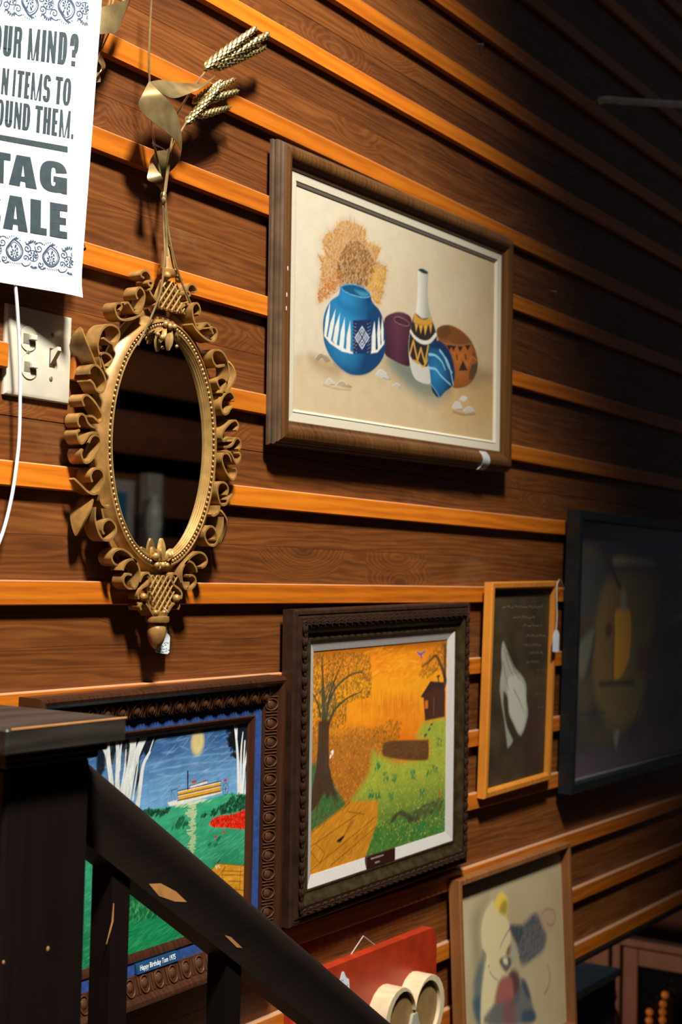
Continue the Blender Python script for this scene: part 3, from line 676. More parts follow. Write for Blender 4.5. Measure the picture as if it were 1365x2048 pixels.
# log (its seat left empty)
cv.fill(f((752,1030),(760,1000),(820,962),(1140,955),(1172,970),(1172,1110),(1150,1140),(1030,1142),(900,1130),(760,1100)), (88,56,28), .0018, smooth=2)
cv.dabs(f((770,1000),(1160,965),(1160,1130),(780,1095)), 120, .0016, [(98,64,32),(76,48,24)], .05, .15, 4, .6)
# grass bank under the tree
cv.fill(f((60,1160),(140,1170),(280,1310),(380,1480),(480,1640),(560,1700),(300,1860),(60,2020)), (40,84,44), .004, .9)
cv.dabs(f((60,1170),(280,1310),(480,1640),(540,1700),(300,1860),(60,2010)), 700, .0013, [(44,92,48),(30,74,40),(60,104,52)], .6, .5, 2.6, .75)
# jetty of planks
jt = h2((60,780),(455,470),(710,460),(705,640),(640,850),(600,960),(560,1000),(40,1160))
cv.fill(jt, (174,112,24), .0012); cv.dabs(jt, 700, .0012, [(186,122,30),(160,100,22),(142,88,20),(196,134,40)], .62, .1, 7, .5)
for s_ in (((60,790),(455,478)), ((70,900),(560,560)), ((60,1130),(700,600)), ((140,850),(230,940),(180,1030),(80,900)), ((270,1060),(690,700)), ((430,560),(590,585)), ((455,470),(380,560))):
    cv.stroke(h2(*s_), .0012, (74,48,16), .85, smooth=0)
cv.fill(h2((340,820),(400,775),(410,785),(370,840),(340,840)), (20,26,24), .0012); cv.fill(h2((400,780),(470,640),(500,640),(440,740)), (120,80,26), .003, .8)
for (x0, y0, x1, y1, n_) in ((300,1010,640,690,34), (290,1050,620,780,26), (360,1030,560,850,12)):
    for k in range(n_):
        t = k/n_; x = x0+(x1-x0)*t; y = y0+(y1-y0)*t
        if cv.rng.random() < .72: cv.stroke(h2((x, y), (x+cv.rng.uniform(-9,9), y-14)), .0013, (96,60,18), .8, smooth=0)
# tree on the left
cv.dabs(fol, 2600, .0011, [(112,84,26),(92,74,28),(140,98,30),(70,66,34),(120,74,20)], 1.2, .8, 2.2, .75)
for s_, w_ in ((((220,820),(215,600),(210,400),(200,200)), (.013,.003)), (((240,780),(270,560),(330,380),(400,220)), (.008,.0015)), (((190,740),(160,620),(110,520)), (.006,.002)), (((260,820),(320,680),(440,570),(560,520)), (.008,.0015)), (((250,640),(330,480),(450,370),(560,340),(600,400)), (.006,.0012)), (((230,600),(290,420),(320,260)), (.004,.001))):
    cv.stroke(f(*s_), w_, (52,54,36), .9)
cv.dabs(f((130,500),(330,420),(330,740),(170,740)), 220, .0012, [(44,62,48),(60,70,44)], 1.3, .4, 3, .7)
cv.fill(f((170,780),(270,780),(262,1000),(265,1180),(300,1330),(340,1520),(280,1430),(250,1500),(225,1430),(150,1560),(60,1660),(110,1420),(150,1200),(165,1000)), (62,44,30), .0018, smooth=0)
for k in range(26):
    x = 170+cv.rng.random()*95; cv.stroke(f((x, 800+cv.rng.random()*300), (x+cv.rng.uniform(-12,12), 1150+cv.rng.random()*230)), .0011, [(44,32,24),(82,58,40)][k % 2], .6, smooth=0)
for s_ in (((250,1400),(300,1480),(330,1560)), ((210,1420),(160,1560),(150,1680)), ((140,1400),(90,1540),(70,1700)), ((285,1380),(330,1440),(345,1530))): cv.stroke(f(*s_), (.004,.001), (64,46,30), .9)
for (x, y, r_) in ((295,1060,.35), (280,1105,.9), (300,1075,1.2)): cv.ell(f((x,y)), .0036, .002, (222,224,216), r_)
# right tree, cabin, bird
cv.stroke(f((1330,420),(1295,300),(1240,190),(1180,240),(1110,290)), (.012,.0015), (44,40,30), .9); cv.stroke(f((1320,460),(1325,100)), .010, (40,36,28), .85)
cv.dabs(f((1080,380),(1120,260),(1240,100),(1340,60),(1340,300),(1240,330),(1180,390)), 420, .0010, [(96,66,22),(120,74,20),(70,54,24)], 1.2, .8, 2.4, .75)
cb = f((1105,560),(1190,425),(1310,435),(1325,520),(1320,745),(1140,780),(1128,570)); cv.fill(cb, (66,36,26), .0012)
cv.fill(f((1100,565),(1190,420),(1315,430),(1320,500),(1215,470),(1120,570)), (50,34,30), .001); cv.fill(f((1140,598),(1166,594),(1168,665),(1142,672)), (190,96,34), .0008)
cv.stroke(f((1222,560),(1218,725)), .0014, (120,86,64), .9, smooth=0); cv.stroke(f((1260,380),(1265,430)), .004, (34,36,36)); cv.stroke(f((1252,378),(1272,372)), .004, (34,36,36), smooth=0)
cv.stroke(f((1072,158),(1100,175),(1138,150)), .0034, (36,86,160)); cv.stroke(f((1100,172),(1112,215)), .0034, (30,78,150), smooth=0)
cv.A *= (.9 + .2*cv.n(90,90,2,2))[..., None]
P.canvas(cv, IN, DP, M['canvas_gloss'])
M['plaque_red'] = simple('dark_maroon_plaque', (.035,.009,.006), .35)
M['plaque_ink'] = simple('faded_silver_ink', (.30,.25,.22), .5)
a = P.loc(733, 1722, .018); b = P.loc(788, 1712, .018)
pl = MB(); pl.box((a[0], -.0200, .0525), (b[0]+.002, -.0150, .0735), .0006); plq = pl.build('plaque', M['plaque_red'], P.e, world=False)
mb = MB()
for row, (x0, x1, z) in enumerate(((.012, .052, .0680), (.026, .042, .0590))):
    x = x0
    while x < x1: 
        w_ = random.uniform(.0014, .0026); mb.box((a[0]+x, -.0204, z-.0016), (a[0]+x+w_, -.0199, z+.0016*random.uniform(.5,1))); x += w_+.0012
tag(mb.build('faded_lettering', M['plaque_ink'], plq, world=False), kind='stuff')

# ---------------------------------------------------------------- steamboat painting behind the railing
P = Pic('steamboat_painting', 1.5710, .720, .538, .436, -.0128, 'framed painting of a yellow steamboat under a moonlit blue sky, behind the railing', 'painting', rot=.008)
P.frame([[(.0,.0),(.0,.030),(.002,.037),(.006,.040),(.010,.039),(.014,.035),(.016,.032),(.016,.0)],
         [(.016,.0),(.016,.032),(.042,.0235),(.042,.0)],
         [(.042,.0),(.042,.0195),(.058,.0185),(.058,.0)],
         [(.058,.0),(.058,.0195),(.060,.0205),(.064,.0190),(.067,.017),(.070,.015),(.070,.0)]],
        [('red_brown','outer_moulding'), ('red_brown','egg_band'), ('velvet','velvet_band'), ('red_brown','inner_moulding')])
M['egg'] = simple('polished_brown_ornament', (.085,.034,.015), .28, noise=.2, scale=60)
mb = MB()                                                    # an egg in its raised ring, with the dart beside it
sl_ = .0085/.026                                             # the band leans in towards the canvas
ring = [(.0112*math.cos(a), -.0012 - sl_*.0112*math.cos(a), .0088*math.sin(a)) for a in np.linspace(0, 2*math.pi, 17)]
mb.tube(ring, .0012, 5, False); mb.ball((0, .0004, 0), (.0090,.0034,.0070), 8, 5)
for zz in (-.0120, .0120): mb.tube([(-.0105,-.0008+sl_*.0105,zz), (.0105,-.0008-sl_*.0105,zz)], .0010, 5)
eg = mb.build('egg_ornament', M['egg'], P.e, world=False)
band(P, eg.data, .029, .0277, .0285, 'egg_ornament', eg)
IN, DP = .0695, .0125
cv = Canvas(P.w-2*IN, P.h-2*IN, 440, (70,120,170), gain=1.3, seed=11)
f = P.mapper(IN, DP, 180, 1400, 4.015); h2 = P.mapper(IN, DP, 400, 1340, 3.659); h3 = P.mapper(IN, DP, 0, 1330, 2.2016)
un, vn = cv.U/cv.w, cv.V/cv.h; nz = cv.n(18, 70, 4)
hor = f((600,870))[1]
cv.A = mixn((104,150,186),(34,66,110))(np.clip((cv.V-hor)/(cv.h-hor)*1.05+.45*(nz-.5), 0, 1))
sky = f((0,400),(600,100),(1280,100),(1280,780),(600,900),(0,800))
cv.dabs(sky, 420, .0012, [(120,164,196),(84,130,176),(48,86,134),(150,186,208)], .22, .2, 9, .2)
for dy in (0, 60, 130, 220): cv.stroke(f((480,520+dy),(700,470+dy),(950,440+dy),(1180,420+dy)), .0030, (128,172,200), .22)
cv.ell(f((865,340)), .0155, .0190, (176,160,104), 0, .9, .003); cv.ell(f((865,340)), .0108, .0140, (188,172,116), 0, .7, .003)
# land / water
gnd = f((-600,900),(0,840),(330,890),(440,880),(620,860),(900,810),(1130,745),(1300,760),(1300,3000),(-600,3000))
cv.fill(gnd, lambda u, v: mixn((52,146,104),(22,104,66))(np.clip((hor-v)/(hor)*1.1+.5*(vnoise(u*30, v*140, 8)-.5), 0, 1)), .0012)
cv.dabs(gnd, 2600, .0006, [(70,160,118),(34,120,80),(24,100,66),(96,176,136)], .28, .12, 8, .5)
cv.dabs(f((430,1000),(1250,1050),(1250,1280),(430,1280)), 200, .0010, [(96,176,132),(30,110,74)], .28, .1, 10, .25)
# moon path
for k in range(60):
    t = k/59; y = 850+t*640; wv_ = (1-t)*55+22
    cv.stroke(f((825-wv_*cv.rng.random()*.8-5, y), (825+wv_*cv.rng.random()*.5, y-4)), .0013, (206,196,150), .8*(1-.25*t), smooth=0)
cv.dabs(f((690,840),(960,790),(960,815),(700,870)), 40, .0008, [(200,196,160)], .2, .1, 6, .7)
# tree masses, white trunks
dk = (10,12,14)
for poly in (((-80,250),(130,240),(200,220),(230,330),(190,500),(150,560),(120,420),(60,360),(0,380)), ((230,210),(560,170),(620,190),(560,260),(460,470),(430,420),(350,560),(300,560),(270,440),(230,330)), ((60,370),(100,380),(130,470),(120,560),(70,640),(50,560)), ((370,520),(400,440),(400,640),(360,760),(350,700)), ((440,140),(680,120),(600,200),(520,200))):
    cv.fill(f(*poly), dk, .002, .95)
cv.fill(f((1085,120),(1300,110),(1300,700),(1230,520),(1190,470),(1165,380),(1120,370),(1105,310),(1130,260),(1100,220)), dk, .0022, .95)
cv.dabs(f((1090,140),(1180,140),(1190,500),(1140,430),(1105,300)), 60, .0022, [dk], .3, .5, 2.2, .9)
cv.dabs(f((540,160),(900,140),(700,190),(560,230)), 40, .0018, [dk], .2, .4, 2.2, .85)
for s_, w_ in ((((80,350),(130,430),(160,600),(180,790)), (.004,.008)), (((140,330),(150,480),(170,640),(180,800)), (.0085,.0085)), (((210,250),(225,420),(220,640),(225,860)), (.006,.010)), (((265,250),(245,420),(235,560)), (.002,.005)), (((350,220),(345,380),(320,560),(280,760),(250,900)), (.012,.017)), (((480,210),(400,360),(345,560),(310,760),(290,900)), (.008,.013)), (((570,190),(470,260),(400,400),(360,520)), (.009,.008)), (((290,400),(280,560),(250,740)), (.002,.006)), (((480,420),(430,520),(405,680),(380,860)), (.004,.010)), (((540,230),(490,380),(460,470)), (.0015,.003)), (((395,430),(380,560),(345,800)), (.0016,.0036)), (((330,240),(335,330)), (.008,.010))):
    cv.stroke(f(*s_), w_, (188,190,182), .97)
for k in range(90):
    x = cv.rng.uniform(120, 400); y = cv.rng.uniform(300, 760); cv.stroke(f((x,y),(x-8-cv.rng.random()*8,y+70)), .0006, (110,112,108), .55, smooth=0)
for s_, w_ in ((((1155,140),(1175,300),(1190,500),(1195,770)), (.0035,.007)), (((1185,140),(1180,300)), (.001,.003)), (((1230,260),(1215,420),(1212,740)), (.002,.006)), (((1272,210),(1265,400),(1240,560),(1225,740)), (.003,.006)), (((1245,330),(1235,520),(1235,620)), (.003,.005)), (((1290,260),(1275,480),(1250,740)), (.003,.006))):
    cv.stroke(f(*s_), w_, (206,206,198), .97)
# banks, bushes
cv.dabs(f((880,940),(1000,880),(1110,820),(1140,760),(1290,770),(1290,880),(1000,920)), 260, .0016, [(18,58,36),(30,76,48),(12,40,28)], .9, .6, 2, .9)
cv.dabs(f((660,1030),(740,930),(790,990),(760,1020)), 60, .0014, [(16,66,40),(26,84,54)], 1.2, .5, 2.4, .85)
cv.dabs(f((420,880),(560,880),(650,860),(600,930),(440,930)), 70, .0016, [(14,48,34),(22,66,46)], .4, .5, 2.4, .85)
rd = f((962,1000),(1000,945),(1080,925),(1160,915),(1240,880),(1300,890),(1300,1025),(1200,1035),(1100,1025),(1010,1022))
cv.fill(rd, (176,26,14), .0012, smooth=2); cv.dabs(rd, 420, .0011, [(214,42,20),(190,30,14),(120,16,12),(226,70,34)], 0, 1, 1.3, .9, smooth=2)
for (x, y) in ((1012,1098),(1075,1058)): cv.ell(f((x,y)), .0022, .0026, (196,24,44))
for (x, y) in ((1040,1105),(1012,1165),(960,1160),(1030,1120)): cv.ell(f((x,y)), .0050, .0024, (20,84,56), .3, .85)
# steamboat
cv.fill(f((622,825),(660,812),(1055,728),(1062,745),(700,845),(640,850)), (200,196,182), .0008)
cv.fill(f((708,730),(1045,652),(1052,735),(715,808)), (206,148,40), .0007)
for k in range(24):
    t = k/23; x = 712+t*335; yb = 805-t*73; cv.stroke(f((x,yb),(x-4,yb-76)), .00055, (70,46,20), .8, smooth=0)
for j in (.06, .5): cv.stroke(f((708,732+j*78),(1048,655+j*78)), .0019, (214,206,186), .95, smooth=0)
for j in (0, .45, .98): cv.stroke(f((704,732+j*78),(1052,652+j*80)), .0016, (24,20,18), 1, smooth=0)
cv.fill(f((805,690),(940,648),(944,668),(808,706)), (208,202,188), .0007); cv.stroke(f((800,690),(946,646)), .0012, (20,18,18), smooth=0)
cv.fill(f((818,650),(855,640),(858,662),(820,672)), (150,60,40), .0006); cv.fill(f((905,650),(930,640),(932,655)), (150,60,40), .0006)
for k in range(9): x = 812+k*15; cv.stroke(f((x,700-k*4.6),(x,684-k*4.6)), .0006, (90,40,30), .8, smooth=0)
cv.stroke(f((787,715),(786,570)), .0026, (16,16,18), smooth=0); cv.stroke(f((770,690),(788,580),(812,680)), .0005, (30,28,28), .8, smooth=0)
cv.stroke(f((786,565),(800,540),(850,522),(910,535)), (.0014,.0030), (110,120,132), .55)
cv.stroke(f((655,725),(660,812)), .0006, (30,28,28), .9, smooth=0); cv.stroke(f((640,815),(655,725),(690,805)), .0005, (30,28,28), .8, smooth=0); cv.stroke(f((655,725),(706,712)), .0009, (30,28,28), smooth=0)
cv.fill(f((710,690),(735,686),(710,702)), (178,34,30), .0005); cv.fill(f((1080,636),(1104,632),(1096,655),(1076,658)), (170,44,60), .0006); cv.stroke(f((1068,690),(1082,635)), .0005, (40,36,36), smooth=0); cv.stroke(f((1030,655),(1032,625)), .0005, (40,36,36), smooth=0)
cw = f((1090,715))
for k in range(8): a = k*math.pi/4; cv.stroke([cw, cw+np.array([math.cos(a)*.0075, math.sin(a)*.0092])], .0007, (34,30,30), .9, smooth=0)
cv.stroke([cw+np.array([math.cos(a)*.0072, math.sin(a)*.0088]) for a in np.linspace(0, 6.3, 16)], .0009, (34,30,30), .9, smooth=0)
# wooden crate / landing stage, lower right
cr = h2((35,1525),(125,1415),(330,1432),(330,1780),(200,1680))
cv.fill(cr, (184,122,24), .0010); cv.fill(h2((35,1525),(330,1610),(330,1900),(290,1900)), (178,116,22), .001)
cv.dabs(h2((40,1530),(130,1420),(330,1440),(330,1780)), 260, .0009, [(196,134,34),(160,102,18),(206,146,48)], .05, .12, 7, .55)
for s_ in (((35,1525),(125,1415),(330,1432)), ((90,1580),(185,1440)), ((100,1600),(330,1612)), ((160,1500),(190,1600)), ((185,1440),(160,1500),(320,1500)), ((210,1545),(300,1548)), ((180,1470),(310,1475)), ((300,1440),(290,1605)), ((190,1640),(270,1650)), ((200,1690),(330,1705))): cv.stroke(h2(*s_), .0010, (54,36,14), .9, smooth=0)
for (x, ss) in ((192,((0,0),(0,24))), (204,((0,24),(0,0),(9,5),(0,12))), (218,((0,24),(0,0),(9,5),(0,12),(9,24))), (232,((9,0),(0,0),(0,12),(7,12),(0,12),(0,24),(9,24))), (246,((9,2),(0,6),(8,16),(0,23))), (260,((9,2),(0,6),(8,16),(0,23)))):
    cv.stroke(h2(*[(x+p_[0], 1650+p_[1]) for p_ in ss]), .0009, (96,62,16), .85, smooth=0)
cv.stroke(h2((130,1410),(148,1390)), .0016, (14,14,14)); cv.stroke(h2((112,1440),(120,1430),(122,1452),(135,1430),(145,1448)), .0011, (210,214,206), .9)
# shore seen below the rail
cv.fill(h2((-40,1560),(40,1520),(30,1440),(-60,1440)), (16,60,42), .003, .9)
cv.dabs(h3((560,930),(870,880),(880,960),(700,1010),(560,1010)), 160, .0018, [(14,56,38),(22,74,50),(10,40,30)], .9, .5, 2.2, .9)
cv.fill(h3((545,960),(600,960),(800,1120),(720,1150),(548,1130)), (14,88,48), .003, .9)
cv.dabs(h3((550,950),(640,980),(790,1110),(700,1145),(550,1130)), 320, .0013, [(16,92,50),(44,128,72),(10,64,36),(70,140,86)], 1.3, .4, 2.6, .8)
cv.fill(h3((545,1135),(870,1090),(900,1400),(500,1400)), (14,112,62), .002, .85)
cv.dabs(h3((545,1140),(870,1100),(870,1200),(545,1290)), 420, .0010, [(20,120,70),(12,96,56),(40,136,84)], .3, .12, 9, .6)
for (x, y) in ((575,1000),(600,1020),(565,1040)): cv.stroke(h3((x,y-60),(x-4,y)), (.004,.001), (12,26,20), .9, smooth=0)
cv.A *= (.88 + .24*cv.n(110,60,2,2))[..., None]
P.canvas(cv, IN, DP, M['canvas_gloss'])
# blue name plaque
M['plaque_blue'] = simple('blue_plaque', (.012,.055,.13), .35)
M['plaque_white'] = simple('white_script_ink', (.75,.78,.76), .5)
a = P.loc(272, 1931, .022); b = P.loc(354, 1907, .022)
xa, xb = min(a[0], b[0]), max(a[0], b[0]); zc = .0500; hh = .0068
mb = MB(); mb.add([(xa,-.0255,zc-hh),(xb,-.0255,zc-hh),(xb,-.0215,zc+hh),(xa,-.0215,zc+hh),(xa,-.0185,zc-hh),(xb,-.0185,zc-hh),(xb,-.0180,zc+hh),(xa,-.0180,zc+hh)], [(0,1,2,3),(7,6,5,4),(0,4,5,1),(1,5,6,2),(2,6,7,3),(3,7,4,0)])
plq = mb.build('plaque', M['plaque_blue'], P.e, world=False, smooth=False)
def text_mesh(s, size, mat, shear=0.0, bold=0.0, sx=1.0):
    cu = bpy.data.curves.new('txt', 'FONT'); cu.body = s; cu.size = size; cu.shear = shear; cu.offset = bold; cu.align_x = 'CENTER'; cu.align_y = 'CENTER'; cu.resolution_u = 2
    o = bpy.data.objects.new('txt', cu); C.objects.link(o); bpy.context.view_layer.update()
    me = bpy.data.meshes.new_from_object(o.evaluated_get(bpy.context.evaluated_depsgraph_get())); bpy.data.objects.remove(o, do_unlink=True)
    for v in me.vertices: v.co.x *= sx
    me.materials.clear(); me.materials.append(mat); return me
me = text_mesh('Happy Birthday Tom 1975', .0098, M['plaque_white'], .35, .00012, (xb-xa)*.90/.118)
wd = max(v.co.x for v in me.vertices) - min(v.co.x for v in me.vertices); k = (xb-xa)*.88/wd
for v in me.vertices: v.co.x *= k
o = place('script_lettering', me, plq, smooth=False, world=False); o.location = ((xa+xb)/2, -.0239, zc); o.rotation_euler = (math.pi/2 - .29, 0, 0); tag(o, kind='stuff')

# ---------------------------------------------------------------- pine framed chalk drawing (generic pale upright form)
P = Pic('chalk_drawing', 2.716, .880, .314, .433, -.0128, 'narrow honey pine frame holding a pale chalk figure on dark ground', 'drawing', rot=.018, tilt=.028)
P.frame([[(.0,.0),(.0,.016),(.002,.018),(.011,.018),(.015,.015),(.016,.011),(.016,.0)]], [('pine_frame','frame_rail')])
IN, DP = .0157, .007
cv = Canvas(P.w-2*IN, P.h-2*IN, 170, (54,44,24), gain=.95, seed=21)
f = P.mapper(IN, DP, 960, 1150, 4.355)
cv.A = mixn((40,32,16),(74,58,32))(np.clip(cv.n(20,20,3)*1.3-.1, 0, 1)); cv.A = cv.A*(1-.0*cv.U)[..., None]
cv.fill(f((420,1100),(560,1100),(520,1650),(300,1650),(330,1480)), (66,42,34), .02, .6, smooth=3)
body = f((205,580),(240,660),(300,800),(370,880),(405,960),(405,1080),(420,1220),(360,1400),(300,1300),(255,1200),(245,1060),(180,960),(200,820),(190,680))
cv.fill(body, (170,168,148), .003, .9, smooth=3); cv.fill(f((250,900),(330,880),(395,1000),(400,1250),(350,1380),(290,1270),(255,1150)), (196,194,172), .004, .85, smooth=3)
cv.fill(f((205,580),(190,700),(195,800),(175,1000),(215,1260),(240,1480),(250,1500),(290,1440),(240,1330),(205,1120),(215,900)), (168,166,146), .003, .85, smooth=2)
for s_ in (((215,640),(250,780),(300,900)), ((240,680),(300,820),(350,920)), ((205,760),(225,880),(255,1000)), ((300,1000),(350,1100),(390,1200))): cv.stroke(f(*s_), (.003,.0015), (70,66,50), .7)
rows = ((280,200,540),(370,290,470),(445,380,540),(530,410,560),(610,390,540),(680,440,550),(760,410,510),(830,500,555),(900,500,545),(1040,490,550),(1150,505,550))
for i, (y, x0, x1) in enumerate(rows):
    x = x0
    while x < x1:
        l_ = cv.rng.uniform(10, 30); cv.stroke(f((x,y+cv.rng.uniform(-8,8)), (x+l_*.5,y+cv.rng.uniform(-14,6)), (x+l_,y+cv.rng.uniform(-6,8))), .0016, (150,142,112), .55 if i < 7 else .25); x += l_ + cv.rng.uniform(5, 16)
P.canvas(cv, IN, DP, M['print'])
CH = P

# ---------------------------------------------------------------- black framed picture under glass
P = Pic('glazed_picture', 3.425, .943, .955, .634, -.0128, 'large black framed picture under glass, murky yellow shapes, at far right', 'picture', tilt=.018)
P.frame([[(.0,.0),(.0,.030),(.002,.032),(.020,.032),(.022,.028),(.022,.0)]], [('black_frame','frame_rail')])
IN, DP = .0215, .006
cv = Canvas(P.w-2*IN, P.h-2*IN, 300, (40,32,28), gain=3.0, seed=31)
f = P.mapper(IN, DP, 1110, 1000, 3.302)
nz = cv.n(10, 10, 3); cv.A = mixn((34,28,26),(62,52,36))(np.clip(nz*1.4-.2, 0, 1))
def pf(col, *pts, soft=.012, a=.8): cv.fill(f(*pts), col, soft, a, smooth=3)
pf((58,34,52), (150,150),(842,210),(900,300),(300,260),(170,300), a=.75); pf((30,26,40), (200,260),(842,300),(842,360),(300,330)); pf((54,42,52), (130,1700),(842,1560),(842,1720),(130,1900), a=.8)
pf((40,44,40), (180,420),(330,400),(320,640),(180,760)); pf((88,72,32), (330,560),(420,500),(620,480),(700,560),(640,900),(600,1200),(560,1420),(400,1500),(270,1300),(260,900),soft=.02)
pf((104,98,70), (395,375),(520,380),(655,400),(655,440),(520,425),(400,430), soft=.008); pf((96,70,26), (310,640),(440,600),(480,1180),(290,1180), a=.6)
pf((150,108,16), (402,735),(500,738),(490,1060),(395,1190),(400,900), soft=.005, a=.95); cv.fill(f((402,735),(500,738),(492,1050),(398,1060)), (152,110,18), .003, .9)
pf((110,100,80), (440,610),(470,610),(475,730),(440,735), soft=.006); cv.ell(f((358,860)), .020, .017, (54,28,12), .4, .9, .006); cv.stroke(f((310,310),(360,420),(430,570)), (.010,.014), (26,20,14), .9, .004); cv.stroke(f((395,740),(385,1180)), .005, (40,26,12), .8, .003)
cv.stroke(f((300,1215),(420,1210),(520,1205)), .012, (26,28,24), .9, .006); pf((72,32,18), (560,980),(690,960),(680,1130),(560,1140), a=.8); pf((86,84,70), (150,980),(240,860),(260,900),(200,1150),(160,1150), soft=.01, a=.7)
cv.stroke(f((260,900),(235,1130)), .008, (24,26,26), .8, .004); pf((100,96,78), (760,790),(842,750),(842,790),(770,810), soft=.006); pf((24,24,26), (740,820),(842,810),(842,1000),(710,1000), a=.7)
pf((98,90,74), (390,1540),(430,1520),(405,1640), soft=.006); pf((66,40,26), (600,1540),(842,1500),(842,1620),(620,1640), a=.7); cv.stroke(f((530,1480),(570,1340),(640,1220)), .007, (30,26,20), .8, .004); cv.stroke(f((180,1420),(330,1400)), .007, (26,30,30), .7, .004)
P.canvas(cv, IN, DP, M['print'], 'print')
t = NT('picture_glass'); g1 = t.n('ShaderNodeBsdfTransparent'); g2 = t.n('ShaderNodeBsdfGlossy'); g2.inputs['Roughness'].default_value = .04
fr = t.n('ShaderNodeLayerWeight'); fr.inputs[0].default_value = .5; mx = t.n('ShaderNodeMixShader'); t.link(t.math('ADD', .04, t.math('MULTIPLY', .96, t.math('POWER', fr.outputs['Facing'], 5.0))), mx.inputs[0]); t.link(g1.outputs[0], mx.inputs[1]); t.link(g2.outputs[0], mx.inputs[2])
t.link(mx.outputs[0], t.t.nodes['Material Output'].inputs[0]); M['glass'] = t.m
mb = MB(); mb.add([(-P.w/2+.0221,-.0095,.0221),(P.w/2-.0221,-.0095,.0221),(P.w/2-.0221,-.0095,P.h-.0221),(-P.w/2+.0221,-.0095,P.h-.0221)], [(0,1,2,3)]); tag(mb.build('glass_pane', M['glass'], P.e, world=False, smooth=False, norm=False), 'clear glass')
M['fillet'] = simple('silver_fillet', (.22,.23,.24), .35, .5)
mb = MB(); mb.box((-P.w/2+.0222, -.0205, .0222), (P.w/2-.0222, -.0100, .0262), .0006); mb.build('silver_fillet', M['fillet'], P.e, world=False)

# ---------------------------------------------------------------- clown watercolour
P = Pic('clown_watercolour', 2.7075, .316, .522, .404, -.0368, 'thin wood framed watercolour of a pale clown with a red ruff', 'picture', tilt=-.058)
P.frame([[(.0,.0),(.0,.022),(.002,.024),(.010,.024),(.013,.020),(.0135,.0)]], [('thin_frame','frame_rail')])
IN, DP = .0132, .004
cv = Canvas(P.w-2*IN, P.h-2*IN, 260, (158,138,96), gain=1.5, seed=41)
f = P.mapper(IN, DP, 900, 1680, 5.25)
cv.A = mixn((144,126,90),(160,146,114))(np.clip(cv.n(8,8,3)*1.3-.1, 0, 1))
def pf(col, *pts, soft=.006, a=.85, sm=3): cv.fill(f(*pts), col, soft, a, smooth=sm)
pf((118,110,82), (230,800),(400,600),(340,760),(330,1050),(350,1200),(320,1500),(260,1400),(230,1100), soft=.016, a=.75)
pf((74,86,84), (250,1500),(330,1250),(370,1180),(345,1500),(320,1900),(270,1820), soft=.010, a=.9); pf((44,74,86), (240,1700),(320,1650),(330,1932),(280,1900), soft=.008)
pf((184,170,126), (455,640),(370,760),(330,950),(345,1130),(380,1210),(420,1380),(480,1460),(560,1470),(640,1380),(600,1180),(640,1050),(620,860),(560,780),(500,720), soft=.004)
pf((190,176,132), (400,1210),(340,1560),(330,1932),(400,1932),(480,1600),(500,1470),(430,1400), soft=.005)
pf((196,164,60), (540,540),(490,610),(470,690),(510,750),(590,800),(610,680),(600,600), soft=.004, a=.95); pf((122,108,36), (560,640),(605,650),(590,780),(520,750), soft=.005)
pf((62,68,72), (640,900),(760,900),(900,770),(980,900),(1020,1000),(990,1150),(880,1250),(760,1320),(720,1180),(680,1040), soft=.007); pf((44,50,56), (640,900),(770,930),(720,1080),(660,1010), soft=.006); pf((84,76,78), (820,860),(920,790),(960,950),(860,1050), soft=.012, a=.6)
cv.dabs(f((660,920),(900,790),(1000,1000),(880,1230),(760,1290)), 140, .003, [(54,60,66),(80,76,80),(40,48,54)], .8, .4, 2.5, .5)
pf((150,116,98), (960,760),(1080,720),(1110,830),(1070,950),(990,930), soft=.010, a=.6); cv.stroke(f((960,790),(1010,730),(1090,740),(1110,840),(1060,900),(1020,870)), .003, (116,74,64), .7, .002)
cv.stroke(f((640,920),(590,1000),(550,1080),(530,1140)), (.004,.002), (50,72,82), .8, .002); pf((104,58,44), (610,1130),(650,1100),(640,1190),(590,1210), soft=.004)
pf((38,46,54), (520,1270),(560,1230),(640,1230),(650,1300),(600,1390),(550,1340), soft=.004); pf((190,184,158), (560,1250),(600,1240),(610,1300),(575,1300), soft=.003); pf((130,132,120), (640,1080),(700,1120),(700,1250),(650,1300), soft=.008, a=.7)
cv.stroke(f((350,1160),(380,1210),(380,1250)), .003, (70,84,88), .8, .002); cv.ell(f((410,1325)), .002, .003, (60,70,80)); cv.stroke(f((420,1380),(460,1440),(500,1470)), .003, (90,100,96), .7, .002)
pf((128,58,54), (530,1470),(600,1420),(680,1400),(740,1520),(720,1720),(600,1720),(480,1720), soft=.006); pf((60,40,40), (620,1400),(680,1360),(730,1420),(740,1560),(680,1640),(660,1480), soft=.006)
pf((70,72,78), (480,1720),(620,1700),(700,1600),(780,1460),(840,1600),(890,1860),(800,1932),(360,1932), soft=.006); pf((40,60,76), (770,1800),(890,1790),(900,1900),(770,1910), soft=.005); pf((54,56,64), (740,1450),(800,1500),(850,1650),(800,1640), soft=.005)
pf((110,60,58), (560,1720),(660,1700),(690,1932),(580,1932), soft=.01, a=.7); cv.stroke(f((1030,1310),(1055,1420),(1040,1530),(1000,1610)), (.003,.005), (110,90,40), .8, .002)
P.canvas(cv, IN, DP, M['print'], 'watercolour_paper')

